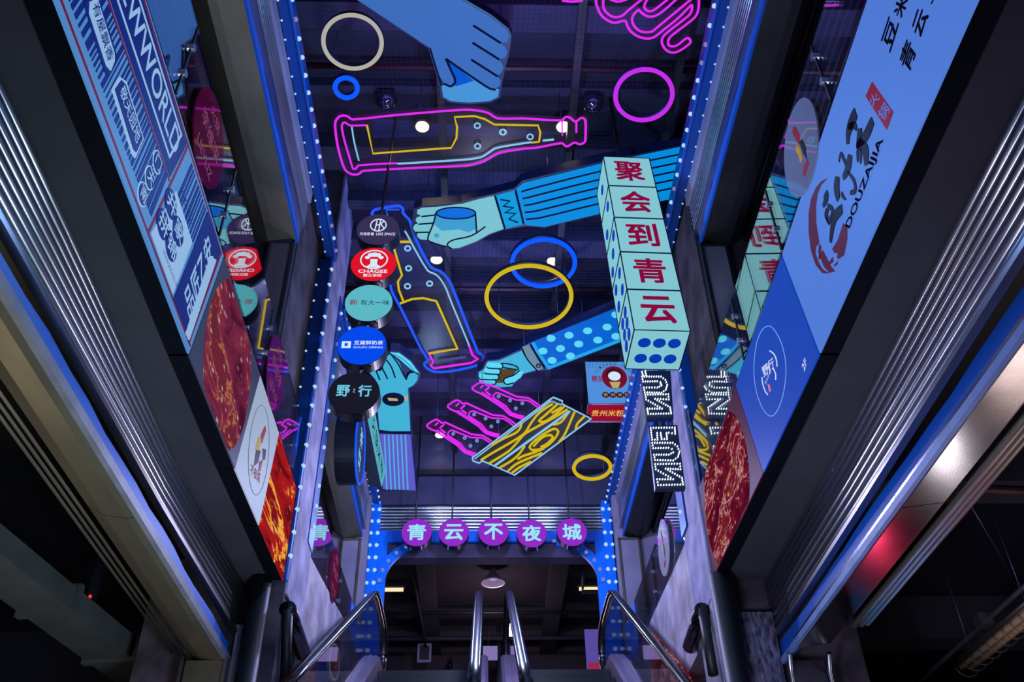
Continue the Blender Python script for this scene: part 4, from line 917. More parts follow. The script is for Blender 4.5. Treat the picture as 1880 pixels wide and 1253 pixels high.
wires(t, [pl.at(*p) for p in pl.px(zF([(450, 1190), (670, 1200)]))])

# ------------------------------------------------------------------ crate and its three bottles
def zG(p): return zoom(770, 690, 5.697, p)
pl = hang(980, 800, 7.1, 3)
t = thing('neon_crate', 'wooden crate sign in yellow neon wood grain with a pale blue frame', 'neon crate', on_axis(980, 800, 2, 7.1))
prism('board', pl, pl.px(zG([(560, 850), (1370, 235), (1800, 440), (990, 1035)])), -.03, -.005, pbr('crate_board', (26, 24, 30), .5), t)
neon('frame_tube', pl, zG([(660, 880), (625, 905), (560, 880), (555, 845), (600, 815), (1375, 232), (1400, 215), (1495, 255), (1490, 285), (1795, 440), (995, 1030), (660, 880)]), 1.7, M_NICE, t, .02, False, 0)
neon('frame_tube', pl, zG([(580, 860), (1375, 255), (1480, 295)]), 1.3, M_NICE, t, .02, False, 0)
neon('slat_tube', pl, zG([(790, 930), (1570, 362)]), 2.4, M_NICE, t, .02, False, 0)
for P in ([(645, 872), (760, 800), (900, 720), (1090, 600), (1170, 480), (1260, 370), (1390, 285)], [(760, 717), (870, 652), (1000, 592), (1050, 545), (1068, 488)], [(730, 907), (930, 782), (1020, 690), (1100, 600), (1200, 540), (1400, 430), (1545, 345)],
          [(1440, 290), (1300, 415), (1250, 462), (1310, 470), (1420, 395), (1510, 315)], [(1385, 378), (1485, 318)], [(840, 952), (960, 882), (1040, 812), (1100, 728)], [(1030, 862), (1080, 832), (1200, 792), (1300, 750)],
          [(1180, 768), (1260, 760), (1350, 712), (1420, 640), (1452, 572), (1405, 545), (1300, 600), (1190, 685), (1152, 738), (1180, 768)], [(1195, 725), (1290, 632), (1370, 610), (1392, 640), (1330, 705), (1270, 735)], [(930, 985), (1000, 922), (1100, 872), (1280, 800)],
          [(970, 1005), (1050, 947), (1165, 890)], [(1400, 502), (1480, 475), (1560, 372)], [(1460, 682), (1520, 602), (1620, 372)], [(1635, 548), (1652, 490), (1725, 415)]):
    neon('grain_tube', pl, zG(P), 2.3, M_YEL, t, .02, False, 3)
wires(t, [pl.at(*p) for p in pl.px(zG([(1250, 340), (830, 640), (1000, 1025), (1700, 400)]))])
for (dx, dy), lab in (((0, 0), 'magenta neon bottle in the crate, middle of the three'), ((-218, 203), 'magenta neon bottle in the crate, nearest its lower left corner'), ((256, -190), 'magenta neon bottle in the crate, touching the polka-dot hand')):
    s = lambda P: zG([(x+dx, y+dy) for x, y in P])
    pl2 = hang(*s([(650, 440)])[0], 7.14, 3)
    b = thing('neon_bottle', lab, 'neon bottle', on_axis(*s([(650, 440)])[0], 2, 7.14), 'neon bottles in the crate')
    neon('outline_tube', pl2, s([(820, 632), (690, 590), (620, 520), (380, 362), (345, 350), (300, 320), (300, 300), (385, 245), (430, 262), (455, 282), (490, 275), (765, 400), (880, 412), (1010, 500)]), 1.7, M_PINK, b, .02, False, 2)
    neon('inner_tube', pl2, s([(840, 606), (710, 570), (652, 500), (520, 412), (522, 380), (560, 357), (755, 432), (880, 440), (985, 515)]), 1.5, M_PINK, b, .02, False, 2)
    neon('inner_tube', pl2, s([(830, 620), (700, 580), (636, 510), (400, 352)]), 1.2, M_PINK, b, .02, False, 2)
    for P in ([(410, 280), (385, 305)], [(475, 298), (432, 335)], [(445, 350), (490, 383)]): neon('cap_tube', pl2, s(P), 1.8, M_PINK, b, .02, False, 0)
    for x, y in s([(572, 395), (692, 438), (820, 468), (752, 520)]): neon('bubble_ring', pl2, ell(x, y, 2.3, 2.2, 12), 1.2, emit('neon_dim_ice', (120, 160, 215), .9), b, .02, True, 0)
    prism('acrylic_board', pl2, pl2.px(s([(820, 650), (690, 605), (610, 530), (370, 375), (285, 325), (290, 290), (385, 235), (440, 250), (490, 262), (765, 388), (880, 398), (1010, 485)])), -.012, -.004, M_ACRYL, b)
    wires(b, [pl2.at(*p) for p in pl2.px(s([(400, 260)]))])

# ------------------------------------------------------------------ dice tower (five stacked lit dice)
S_ = .455
K = S_/.5; O_ = Vector((1.32192*K, 6.24036*K, 5.09499*K)); HZ = S_*1.06553
Rz = Matrix.Rotation(math.radians(2.576), 3, 'Z') @ Matrix.Rotation(math.radians(-.474), 3, 'Y') @ Matrix.Rotation(math.radians(-6.186), 3, 'X')
ex, ey, ez = Rz @ Vector((1, 0, 0)), Rz @ Vector((0, 1, 0)), Rz @ Vector((0, 0, 1))
tower = thing('dice_tower', 'hanging tower of five lit white dice with red characters, right of centre', 'dice sign', O_+ex*S_/2+ey*S_/2)
M_DIE = emit('die_face', (136, 204, 214), .9); M_REDC = emit('die_red', (140, 8, 64), .9); M_PIP = emit('die_blue', (6, 56, 176), .95)
pips = {1: [(0, 0)], 2: [(-.2, -.2), (.2, .2)], 3: [(-.25, -.25), (0, 0), (.25, .25)], 4: [(-.22, -.22), (.22, .22), (-.22, .22), (.22, -.22)], 5: [(-.24, -.24), (.24, .24), (-.24, .24), (.24, -.24), (0, 0)], 6: [(-.2, -.27), (-.2, 0), (-.2, .27), (.2, -.27), (.2, 0), (.2, .27)]}
side_p = {4: 1, 3: 2, 2: 3, 1: 4, 0: 6}
for k, ch in enumerate('云青到会聚'):
    o = O_+ez*(HZ*k); g = .004
    V = []
    for cz in (g, HZ-g):
        for cy in (0, S_):
            for cx in (0, S_): V.append(o+ex*cx+ey*cy+ez*cz)
    me = mesh_obj('die', V, [(0, 2, 3, 1), (4, 5, 7, 6), (0, 1, 5, 4), (2, 6, 7, 3), (0, 4, 6, 2), (1, 3, 7, 5)], M_DIE, tower)
    # dark frame edges of the box
    E = [(0, 1), (2, 3), (4, 5), (6, 7), (0, 2), (1, 3), (4, 6), (5, 7), (0, 4), (1, 5), (2, 6), (3, 7)]
    mesh_obj('edge_frame', *merge([g_tube([V[a], V[b]], .0055, 4) for a, b in E]), M_INK, me)
    pf = Plane(o+ex*S_/2+ez*HZ/2, ex, ez); text('character', pf, ch, 0, 0, .006, M_REDC, me, HZ*.66, S_*.62, .028)
    pls = Plane(o+ey*S_/2+ez*HZ/2, -ey, ez)
    for x, y in pips[side_p[k]]: prism('pip', pls, ell(x*S_*(.75 if side_p[k] == 6 else 1), y*HZ, .05, .055, 18), .001, .006, M_PIP, me)
    if k == 0:
        plb = Plane(o+ex*S_/2+ey*S_/2, ex, -ey)
        for x, y in pips[6]: prism('pip', plb, ell(y*S_*1.0, x*S_, .052, .052, 20), .001, .006, M_PIP, me)
tube('hanging_pole', [O_+ez*HZ*5+ex*S_*.5+ey*S_*.5, O_+ez*HZ*5+ex*S_*.45+ey*S_*.5+Vector((0, 0, 8.4-(O_+ez*HZ*5+ex*S_*.45+ey*S_*.5).z))], .018, M_BLACK, tower, 8)

# ------------------------------------------------------------------ round shop signs on one rod, left
PD = front(6.45)
def shopdisc(label, cx, cy, rx, face, rim_y=.13):
    (a, b), = PD.px([(cx, cy)]); r = rx*PD.scale(cx, cy)
    t = thing('round_shop_sign', label, 'round shop sign', PD.at(a, b, -.06), 'round shop signs on the left rod')
    disc('drum', PD, a, b, r, -rim_y, -.002, pbr('drum_black', (12, 16, 28), .35), t, 56, .0)
    disc('face', PD, a, b, r*.985, -.001, .004, face, t, 56)
    for dx in (-.09, .09): mesh_obj('bolt', *g_box(PD.at(a+dx-.006, b-r-.035, -.06), PD.at(a+dx+.006, b-r+.02, -.05)), M_STEEL, t)
    return t, a, b, r
M_WHITEN = emit('sign_white', (212, 228, 245), 1.0)
class Sub:
    """a sign plane in units of the sign's own radius, centred on it"""
    def __init__(s, pl, a, b, k): s.pl, s.a, s.b, s.k = pl, a, b, k; s.u, s.v, s.n = pl.u, pl.v, pl.n
    def at(s, x, y, h=0.0): return s.pl.at(s.a+x*s.k, s.b+y*s.k, h)
def sd(*args):
    t, a, b, r = shopdisc(*args); return t, Sub(PD, a, b, r), r
t, D, r = sd('dark violet round sign reading LIKE SPACE, topmost of the left rod', 694, 421.6, 39.5, emit('face_violet', (58, 48, 88), .9))
tube('emblem', [D.at(x, y, .006) for x, y in ell(0, .26, .36, .39, 28)], .006, M_WHITEN, t, 5, True)
for P in ([(-.14, -.3), (-.08, .3)], [(.04, -.33), (.08, .33)], [(.08, .05), (.26, .28)], [(.1, .08), (.27, -.2)], [(-.12, .0), (.05, .02)]): tube('emblem', [D.at(x, .26+y, .006) for x, y in P], .006, M_WHITEN, t, 5)
text('lettering', D, '先锋影像', -.48, -.32, .006, M_WHITEN, t, .20, .66, .01); text('lettering', D, 'LIKE SPACE', .38, -.32, .006, M_WHITEN, t, .17, .86, .01)
t, D, r = sd('red round sign reading CHAGEE, second of the left rod', 686, 485.4, 42, emit('face_red', (222, 16, 36), 1.0))
tube('emblem', [D.at(x, y, .006) for x, y in ell(0, .26, .58, .54, 36)], .007, M_WHITEN, t, 5, True)
for x, y, q in ((0, .55, .15), (-.17, .52, .13), (.17, .52, .13), (-.30, .38, .11), (.30, .38, .11)): prism('emblem', D, ell(x, y, q, q*.9, 14), .0045, .007, M_WHITEN, t)
prism('emblem', D, [(-.16, .28), (.16, .28), (.14, -.02), (.36, -.2), (-.36, -.2), (-.14, -.02)], .0045, .007, M_WHITEN, t)
text('lettering', D, 'CHAGEE', 0, -.44, .006, M_WHITEN, t, .2, 1.26, .03); text('lettering', D, '霸王茶姬', 0, -.68, .006, M_WHITEN, t, .17, .80, .02)
t, D, r = sd('aqua round sign with dark brush characters, middle of the left rod', 677, 556.5, 44, emit('face_aqua', (92, 186, 196), .95))
text('lettering', D, '有大一味', .26, 0, .006, M_INK, t, .28, 1.2, .0); text('lettering', D, '新', -.62, .02, .006, emit('ink_red', (150, 20, 50), .8), t, .3, .34, .01)
t, D, r = sd('bright blue round sign with a white square mark, fourth of the left rod', 664.6, 634.4, 45.2, emit('face_blue', (2, 72, 232), 1.0))
prism('emblem', D, rect(-.82, -.45, -.16, .18), .0045, .007, M_WHITEN, t); prism('emblem', D, rect(-.70, -.57, -.06, .08), .0075, .009, emit('face_blue', (0, 0, 0)), t)
text('lettering', D, '豆腐鲜奶茶', .26, .12, .006, M_WHITEN, t, .22, 1.18, .02); text('lettering', D, 'DOUFU DRINKS', .26, -.12, .006, M_WHITEN, t, .11, 1.18, .005)
t, D, r = sd('black round sign with two raised ice blue characters, lowest of the left rod', 650, 721.5, 47, emit('face_black', (30, 28, 46), .7))
for ch, dx in (('野', -.42), ('行', .42)): text('lettering', D, ch, dx, .05, .014, emit('ink_iceblue', (110, 196, 226), 1.0), t, .55, .52, .03)
text('small_lettering', D, '之', 0, .08, .01, M_WHITEN, t, .2, .09)
rod = tag(tube('sign_rod', [PD.at(*PD.px([(694, 415)])[0], -.09), Vector((-.98, 6.55, 8.42))], .015, M_BLACK), 'thin black rod carrying the round shop signs on the left', 'rod')
for (x, y), (x2, y2) in (((693, 447), (686, 457)), ((684, 514), (678, 525)), ((676, 588), (667, 600)), ((664, 668), (655, 686))):
    p0, p1 = PD.at(*PD.px([(x, y)])[0], -.06), PD.at(*PD.px([(x2, y2)])[0], -.06)
    mesh_obj('rod_link', *g_tube([p0, p1], .015, 6), M_BLACK, rod)

# blade signs facing across the hall
PB = Plane((-1.38, 0, 0), (0, 1, 0), (0, 0, 1))
t = thing('blade_sign', 'narrow aqua upright sign with dark characters by the left bulb strip', 'blade sign', on_axis(690, 830, 0, -1.38), 'blade signs by the left strip')
q = PB.px([(674, 766), (688, 759), (707, 866), (700, 894)]); q = [q[0], q[1], q[2], q[3]]
tube('bracket', [PB.at(q[1][0]+.5, q[1][1], -.1), (-1.63, q[1][0]+.5, 7.02)], .02, M_BLACK, t, 6)
prism('face', PB, q, 0, .008, emit('face_aqua2', (84, 172, 184), .9), t); prism('case', PB, q, -.16, -.001, M_DARK, t)
for k, ch in enumerate('火锅米粉'):
    f = (k+.7)/4.6; A_ = Vector((*q[0], 0)).lerp(Vector((*q[3], 0)), f); B_ = Vector((*q[1], 0)).lerp(Vector((*q[2], 0)), f); c = (A_+B_)/2
    text('lettering', PB, ch, c.x, c.y, .010, M_INK, t, .22, .30, .01)
PB2 = Plane((-1.36, 0, 0), (0, 1, 0), (0, 0, 1))
t = thing('blade_sign', 'black round drum sign seen edge on, its blue-lit face towards the hall', 'blade sign', on_axis(653, 825, 0, -1.36), 'blade signs by the left strip')
(a, b), = PB2.px([(660, 825)])
disc('drum', PB2, a, b, .40, -.22, -.002, pbr('drum_black', (0, 0, 0)), t, 48); disc('face', PB2, a, b, .385, -.001, .006, emit('face_navy', (26, 34, 90), .9), t, 48)
tube('rim_light', [PB2.at(x, y, .008) for x, y in ell(a, b, .385, .385, 40)], .012, M_NBLUE, t, 5, True)
for k, ch in enumerate('茶饮'): text('lettering', PB2, ch, a, b+.14-.27*k, .012, emit('ink_iceblue', (0, 0, 0)), t, .22, .22, .03)
tube('bracket', [PB2.at(a, b+.38, -.12), (-1.64, a, 7.02)], .02, M_BLACK, t, 6)

# ------------------------------------------------------------------ box sign with four lit sides
PX = front(10.6); q = PX.px([(1072, 661), (1185, 664), (1187, 741), (1082, 740)]); a0, a1, b0, b1 = 1.475, 2.26, 7.34, 8.06
t = thing('box_sign', 'square blue-white box sign with red lower side, beyond the right bulb strip', 'box sign', PX.at((a0+a1)/2, (b0+b1)/2, -.2))
mesh_obj('case', *g_box((a0, 10.61, b0), (a1, 11.05, b1)), M_DARK, t)
prism('face', PX, rect(a0, a1, b0, b1), -.009, 0, emit('face_skywhite', (80, 142, 216), 1.0), t)
pu = Plane((0, 10.6, b0), (1, 0, 0), (0, -1, 0)); mesh_obj('red_underside', *g_box((a0, 10.61, b0-.012), (a1, 11.05, b0-.001)), emit('face_crimson', (150, 8, 40), .95), t)
for P in ([(a0, 10.605, b0-.014), (a1, 10.605, b0-.014)], [(a0, 11.05, b0-.014), (a1, 11.05, b0-.014)], [(a0, 10.6, b0), (a0, 11.05, b0)]): tube('edge_trim', P, .014, M_LAV, t, 4)
plu = Plane(((a0+a1)/2-.1, 10.83, b0-.014), (1, 0, 0), (0, -1, 0))
text('lettering', plu, '贵州米粉', 0, 0, .002, emit('ink_gold', (236, 180, 90), 1.0), t, .16, .46, .01)
M_BRN = emit('emblem_brown', (70, 18, 34), .8)
cx, cz = a0+.40, b0+.44
prism('emblem', PX, ell(cx, cz, .18, .20, 30), .001, .004, emit('emblem_red', (120, 14, 46), .9), t)
prism('emblem', PX, ell(cx, cz+.05, .12, .11, 26), .0045, .007, M_BRN, t)
prism('emblem', PX, ell(cx, cz+.02, .09, .08, 22), .0075, .010, M_WHITEN, t)
prism('emblem', PX, [(cx-.08, cz-.08), (cx+.08, cz-.08), (cx+.04, cz-.19), (cx-.04, cz-.19)], .0045, .008, M_GOLD, t)
text('lettering', PX, '糖宝', cx-.25, cz-.02, .004, M_REDC, t, .11, .15, .02); text('lettering', PX, '妈', cx+.25, cz-.02, .004, M_REDC, t, .11, .11, .02)
for k, ch in enumerate('贵州米粉'):
    prism('emblem', PX, ell(cx-.15+.10*k, b0+.135, .052, .05, 16), .001, .004, M_BRN, t); text('lettering', PX, ch, cx-.15+.10*k, b0+.135, .006, M_GOLD, t, .06, .06)
for k, ch in enumerate('GUIZHOU RICE'):
    if ch == ' ': continue
    w = math.radians(160-k*12.5); text('small_lettering', PX, ch, cx+.27*math.cos(w), cz+.02+.22*math.sin(w), .004, M_BRN, t, .04, .025, 0, w-math.pi/2)
wires(t, [(a0+.1, 10.8, b1), (a1-.1, 10.8, b1)], 8.42, .008)

# ------------------------------------------------------------------ LED dot sign on the right column
PN = front(7.22)
def zL(p): return zoom(1140, 670, 5.22, p)
t = thing('led_sign', 'upright black sign with outlined letters of white LED dots, on the right column', 'led sign', on_axis(1228, 790, 1, 7.22))
for nm, P in (('panel', [(195, 40), (480, 40), (510, 500), (252, 500)]), ('panel', [(268, 570), (545, 560), (625, 1170), (335, 1175)])):
    prism(nm, PN, PN.px(zL(P)), -.09, -.03, pbr('led_case', (10, 28, 62), .5), t)
for P in ([(385, 470), (395, 620)], [(455, 470), (475, 620)]): tube('strut', [PN.at(*p, -.06) for p in PN.px(zL(P))], .018, M_BLUEFRAME, t, 6)
letters = {'E': [(288, 592), (520, 590), (524, 648), (462, 640), (440, 642), (446, 700), (394, 700), (384, 642), (350, 642), (354, 706), (302, 706)],
           'U': [(302, 736), (500, 736), (545, 770), (565, 820), (550, 872), (505, 905), (330, 900), (320, 850), (462, 850), (505, 828), (492, 796), (460, 784), (312, 788)],
           'N': [(330, 940), (570, 936), (575, 990), (432, 984), (588, 1072), (600, 1136), (360, 1142), (350, 1086), (505, 1086), (338, 990)]}
def dots(P):
    ab = [Vector((*p, 0)) for p in PN.px(P)]; out = []; n = len(ab)
    for i in range(n):
        a, b = ab[i], ab[(i+1) % n]; k = max(1, round((b-a).length/.0245))
        out += [a.lerp(b, j/k) for j in range(k)]
    parts = []
    for p in out:
        c = PN.at(p.x, p.y, -.03); r_ = .0078
        V = [c+PN.u*r_, c+PN.v*r_, c-PN.u*r_, c-PN.v*r_, c+PN.n*.02+PN.u*r_*.6, c+PN.n*.02+PN.v*r_*.6, c+PN.n*.02-PN.u*r_*.6, c+PN.n*.02-PN.v*r_*.6]
        parts.append((V, [(4, 5, 6, 7)]+[(k, (k+1) % 4, 4+(k+1) % 4, 4+k) for k in range(4)]))
    return merge(parts)
for ch, dx, dy in (('E', 0, 0), ('U', 0, 0), ('N', 0, 0), ('U', -104, -642), ('N', -100, -674)):
    P = [(x+dx, y+dy) for x, y in letters[ch]]
    if dy: cx_, cy_ = sum(p[0] for p in P)/len(P), sum(p[1] for p in P)/len(P); P = [(cx_+(x-cx_)*.92-4, cy_+(y-cy_)*.92) for x, y in P]
    tag(mesh_obj('led_letter', *dots(zL(P)), M_LED, t), kind='stuff')
tag(mesh_obj('led_letter', *dots(zL([(205, 55), (235, 48), (245, 85), (215, 90)])), M_LED, t), kind='stuff')

# ------------------------------------------------------------------ five purple discs over the arch
PP = front(12.35)
M_PURP = emit('disc_purple', (146, 40, 196), .95); M_ICEC = emit('disc_ice', (150, 226, 242), 1.0)
for i, (ch, cx, cy) in enumerate((('青', 765, 978), ('云', 833, 978), ('不', 906, 977), ('夜', 976, 980), ('城', 1050, 977.5))):
    (a, b), = PP.px([(cx, cy)]); r = 27.8*PP.scale(cx, cy)
    t = thing('purple_disc_sign', 'round purple lightbox with the ice blue character %s, %s of the row over the arch' % (ch, ('first', 'second', 'middle', 'fourth', 'last')[i]), 'round lightbox', PP.at(a, b, -.06), 'purple disc signs over the arch')
    disc('drum', PP, a, b, r, -.13, -.003, pbr('drum_purple', (30, 14, 48), .4), t, 48); disc('face', PP, a, b, r*.99, -.002, .004, M_PURP, t, 48)
    text('character', PP, ch, a, b, .008, M_ICEC, t, r*1.15, r*1.25, .03)
    wires(t, [PP.at(a-.03, b+r*.98, -.06)], 8.42, .012, M_BLACK)
    for dx in (-.08, .08): mesh_obj('bolt', *g_box(PP.at(a+dx-.006, b-r-.03, -.07), PP.at(a+dx+.006, b-r+.02, -.06)), M_STEEL, t)

# ------------------------------------------------------------------ lamps and fittings on the ceiling
for i, (x, y, lab) in enumerate(((-.68, 6.56, 'warm ceiling downlight seen through the left part of the magenta bottle'), (.88, 6.54, 'warm ceiling downlight seen through the neck of the magenta bottle'), (-.60, 8.69, 'warm ceiling downlight beside the deep blue bottle'),
                                 (.90, 8.70, 'warm ceiling downlight seen inside the blue ring'), (-.70, 12.85, 'warm ceiling downlight left of the crate bottles'), (.98, 12.85, 'warm ceiling downlight seen through the crate sign'))):
    t = thing('downlight', lab, 'downlight', (x, y, 8.3), 'downlights of the hall ceiling'); p = Plane((x, y, 8.25), (1, 0, 0), (0, -1, 0))
    disc('housing', p, 0, 0, .10, -.17, -.002, M_DARK, t, 24); disc('lens', p, 0, 0, .075, -.001, .006, M_DOWN, t, 24)
    if abs(y-6.55) < .1 or y > 8:
        lamp('downlight_beam', 'SPOT', (x, y, 8.2), (1, .82, .55), 5, .07, (x, y, 0), 110)
def dome(name, lab, x, y):
    t = thing(name, lab, 'ceiling camera', (x, y, 8.3)); V, F = [], []; n = 16
    for k, a in enumerate(range(0, 91, 15)):
        for i in range(n): V.append((x+.12*math.cos(math.radians(a))*math.cos(2*math.pi*i/n), y+.12*math.cos(math.radians(a))*math.sin(2*math.pi*i/n), 8.2-.12*math.sin(math.radians(a))))
    for k in range(6):
        for i in range(n): F.append((k*n+i, k*n+(i+1) % n, (k+1)*n+(i+1) % n, (k+1)*n+i))
    mesh_obj('dome', V, F, pbr('dome_smoke', (120, 110, 150), .06, .9), t, True); box('base', (x-.09, y-.09, 8.19), (x+.09, y+.09, 8.42), M_DARK, t)
dome('dome_camera', 'glossy dome camera on the ceiling right of the small blue ring', -1.04, 6.16); dome('dome_camera', 'glossy dome camera on the ceiling left of the violet ring', 1.17, 6.17)
for lab, x in (('dark wall fitting near the left bulb strip', -1.75), ('dark wall fitting near the right bulb strip', 2.15)):
    pass
# room past the arch: pendant dome lamp, tube lamps, pole, signs
t = thing('pendant_lamp', 'silver dome pendant lamp hanging in the room beyond the arch', 'pendant lamp', (.19, 15.0, 6.9)); V, F = [], []; n = 24
for k, (r, z) in enumerate(((.04, 6.88), (.07, 6.80), (.13, 6.74), (.20, 6.65), (.205, 6.63), (.19, 6.64), (.12, 6.72), (.04, 6.76))):
    for i in range(n): V.append((.19+r*math.cos(2*math.pi*i/n), 15.0+r*math.sin(2*math.pi*i/n), z))
for k in range(7):
    for i in range(n): F.append((k*n+i, k*n+(i+1) % n, (k+1)*n+(i+1) % n, (k+1)*n+i))
mesh_obj('shade', V, F, pbr('shade_silver', (210, 200, 215), .3, .6), t, True)
disc('lamp_face', Plane((.19, 15, 6.7), (1, 0, 0), (0, -1, 0)), 0, 0, .06, -.01, 0, emit('lamp_lilac', (170, 130, 210), .8), t, 24)
for lab, x0, x1 in (('warm tube lamp left in the room beyond the arch', -1.82, -1.38), ('warm tube lamp right in the room beyond the arch', 1.72, 2.15)):
    t = thing('tube_lamp', lab, 'tube lamp', ((x0+x1)/2, 15.5, 6.8), 'tube lamps beyond the arch')
    tube('tube', [(x0, 15.5, 6.74), (x1, 15.5, 6.74)], .035, M_TUBE, t, 8); box('batten', (x0-.03, 15.46, 6.78), (x1+.03, 15.54, 6.84), M_SOFFIT, t); tube('stem', [((x0+x1)/2, 15.5, 6.84), ((x0+x1)/2, 15.5, 6.9)], .015, M_DARK, t, 5)
tag(tube('post', [(.33, 17.6, 4.2), (.33, 17.6, 6.9)], .05, M_SOFFIT), 'thin upright post in the room between the escalator rails', 'post')
def hung(lab, x, y, z0, z1, w, face, ink=None):
    t = thing('hanging_sign', lab, 'hanging sign', (x, y, z1)); box('board', (x-w/2, y-.02, z0), (x+w/2, y+.02, z1), face, t)
    tube('stem', [(x, y, z1), (x, y, 6.9)], .012, M_DARK, t, 5); return t
t = hung('small framed sign hanging left in the room beyond the arch', -1.08, 17.4, 6.12, 6.48, .26, M_LAV); box('panel', (-1.17, 17.37, 6.17), (-.99, 17.38, 6.43), M_DARK, t)
hung('pale lit sign between the escalator rails', .12, 16.8, 5.95, 6.2, .34, emit('sign_lilac', (150, 130, 200), .7))
t = thing('standing_banner', 'violet and red banner by the right escalator newel', 'banner', (1.95, 16.0, 4.2)); box('sheet', (1.82, 16.0, 4.2), (2.12, 16.03, 6.2), emit('banner_violet', (96, 80, 170), .8), t); box('red_field', (1.85, 15.985, 5.0), (2.08, 15.999, 5.6), emit('banner_red', (170, 40, 80), .8), t)
t = thing('wall_camera', 'small black camera on the room wall left of the rails', 'camera', (-.62, 18.2, 6.3)); tube('body', [(-.62, 18.35, 6.45), (-.62, 18.1, 6.3)], .05, M_BLACK, t, 8); box('mount', (-.66, 18.3, 6.4), (-.58, 18.4, 6.55), M_BLACK, t)

# ------------------------------------------------------------------ escalators
T30 = math.tan(math.radians(30)); YK, ZK = 12.0*.93, 5.2*.93
def rail_path(x, xe, y0, slope, yk=YK, zk=ZK):
    P = [(xe, y0, zk-(yk-y0)*slope)]
    for y in (yk-.5, yk-.25): P.append((x+(xe-x)*(yk-y)/(yk-y0), y, zk-(yk-y)*slope))
    P += [(x, yk-.04, zk-.045), (x, yk+.2, zk), (x, yk+.6, zk), (x, yk+.95, zk), (x, yk+1.2, zk-.04), (x, yk+1.38, zk-.18), (x, yk+1.42, zk-.36), (x, yk+1.32, zk-.55), (x, yk+1.1, zk-.62)]
    return [Vector(v) for v in smooth_line([Vector(p) for p in P], 4)]
def escalator(label, rails, zdrop=.95):
    xs = [r[0] for r in rails]; t = thing('escalator', label, 'escalator', (sum(xs)/2, 9.0, 2.0))
    for x, xe, y0, slope in rails:
        P = rail_path(x, xe, y0, slope)
        tube('handrail', P, .05, M_RUBBER, t, 10, False, .62, (0, 0, 1))
        tube('handrail_guide', [p-Vector((0, 0, .035)) for p in P], .025, M_STEEL2, t, 6)
        # glass under the rail
        G = [(p.y, p.z) for p in P[:-9]]; low = [(YK+1.2, ZK-.72), (YK, ZK-.80), (y0, ZK-.80-(YK-y0)*slope)]
        pl = Plane((x, 0, 0), (0, 1, 0), (0, 0, 1)); V, F = g_prism(pl, G+low, -.005, .005)
        V = [Vector(v)+Vector(((xe-x)*max(0, (YK-v.y))/(YK-y0), 0, 0)) for v in V]
        mesh_obj('glass_panel', V, F, M_GLASS2, t)
        # satin steel deck under the glass
        w = .11
        st = []
        for y, z in ((y0, ZK-.80-(YK-y0)*slope), (YK-.3, ZK-.80-.3*slope), (YK, ZK-.82), (YK+.9, ZK-.80), (YK+1.35, ZK-.86), (YK+1.5, ZK-1.0)):
            xx = x+(xe-x)*max(0, YK-y)/(YK-y0)
            st.append((y, [(xx-w, z-.28), (xx+w, z-.28), (xx+w, z-.03), (xx+w*.7, z), (xx-w*.7, z), (xx-w, z-.03)]))
        loft('deck', st, pbr('deck_steel', (190, 172, 200), .3, .9, var=.2, scale=1.5), t)
    xa, xb = sorted(xs); xa += .12; xb -= .12
    for k in range(13):
        y = YK-.05-.4*k; z = ZK-1.02-.23*k
        V, F = g_box((xa, y, z-.05), (xb, y+.42, z)); V2, F2 = g_box((xa, y, z-.25), (xb, y+.03, z-.05))
        R_ = [g_box((xa+.02+j*.055, y-.012, z-.24), (xa+.045+j*.055, y, z-.06)) for j in range(int((xb-xa-.05)/.055))]
        mesh_obj('step', *merge([(V, F), (V2, F2)]+R_), pbr('step_black', (14, 14, 18), .45, .3), t)
    loft('truss', [(y, [(xa, z-.75), (xb, z-.75), (xb, z-.3), (xa, z-.3)]) for y, z in ((6.1, ZK-1-5.06*T30), (YK, ZK-1.02), (YK+.4, ZK-1.02))], M_DARK, t)
    box('comb_plate', (xa, YK+.35, ZK-1.0), (xb, YK+.9, ZK-.98), M_STEEL2, t)
escalator('left escalator with black handrails rising to the arch', [(-1.44*.93, -1.44*.93, 6.1, T30), (-.035*.93, -.055, 6.1, T30)])
escalator('right escalator with black handrails rising to the arch', [(.365*.93, .31, 6.1, T30), (1.775*.93, 1.79*.93, 6.5, .655)])

# ------------------------------------------------------------------ pipes and clutter at the columns
def vpipe(lab, x, y, r, z0, z1): return tag(tube('drain_pipe', [(x, y, z0), (x, y, z1)], r, M_PIPE, None, 14), lab, 'pipe')
vpipe('thick black upright pipe at the foot of the left column', -1.815, 7.25, .085, -1.5, 3.26)
vpipe('thick black upright pipe at the foot of the right column', 2.0, 7.25, .10, -1.5, 3.27)
def guard(lab, x, s, px):
    pl = Plane((x, 0, 0), (0, 1, 0), (0, 0, 1)); q = px
    t = thing('hanging_guard', lab, 'escalator guard', on_axis(*q[0], 0, x))
    A, B, C = [on_axis(*p, 0, x) for p in q]
    tube('guard_bar', [A, A.lerp(B, .3), B], .07, M_RUBBER, t, 12); tube('guard_post', [A, C], .045, M_PIPE, t, 8)
guard('black padded guard bar hanging from the plaster by the left escalator', -1.60, -1, [(528, 1118), (556, 1200), (523, 1262)])
guard('black padded guard bar hanging from the plaster by the right escalator', 1.92, 1, [(1290, 1120), (1267, 1188), (1310, 1240)])
struct(box('trim_60', (1.94, 7.36, -1.5), (1.985, 7.44, 8.0), M_PALE))
for x in (1.945, 1.975): struct(tube('conduit', [(x, 7.34, 2.0), (x, 7.34, 5.0)], .014, M_PALE, None, 8))

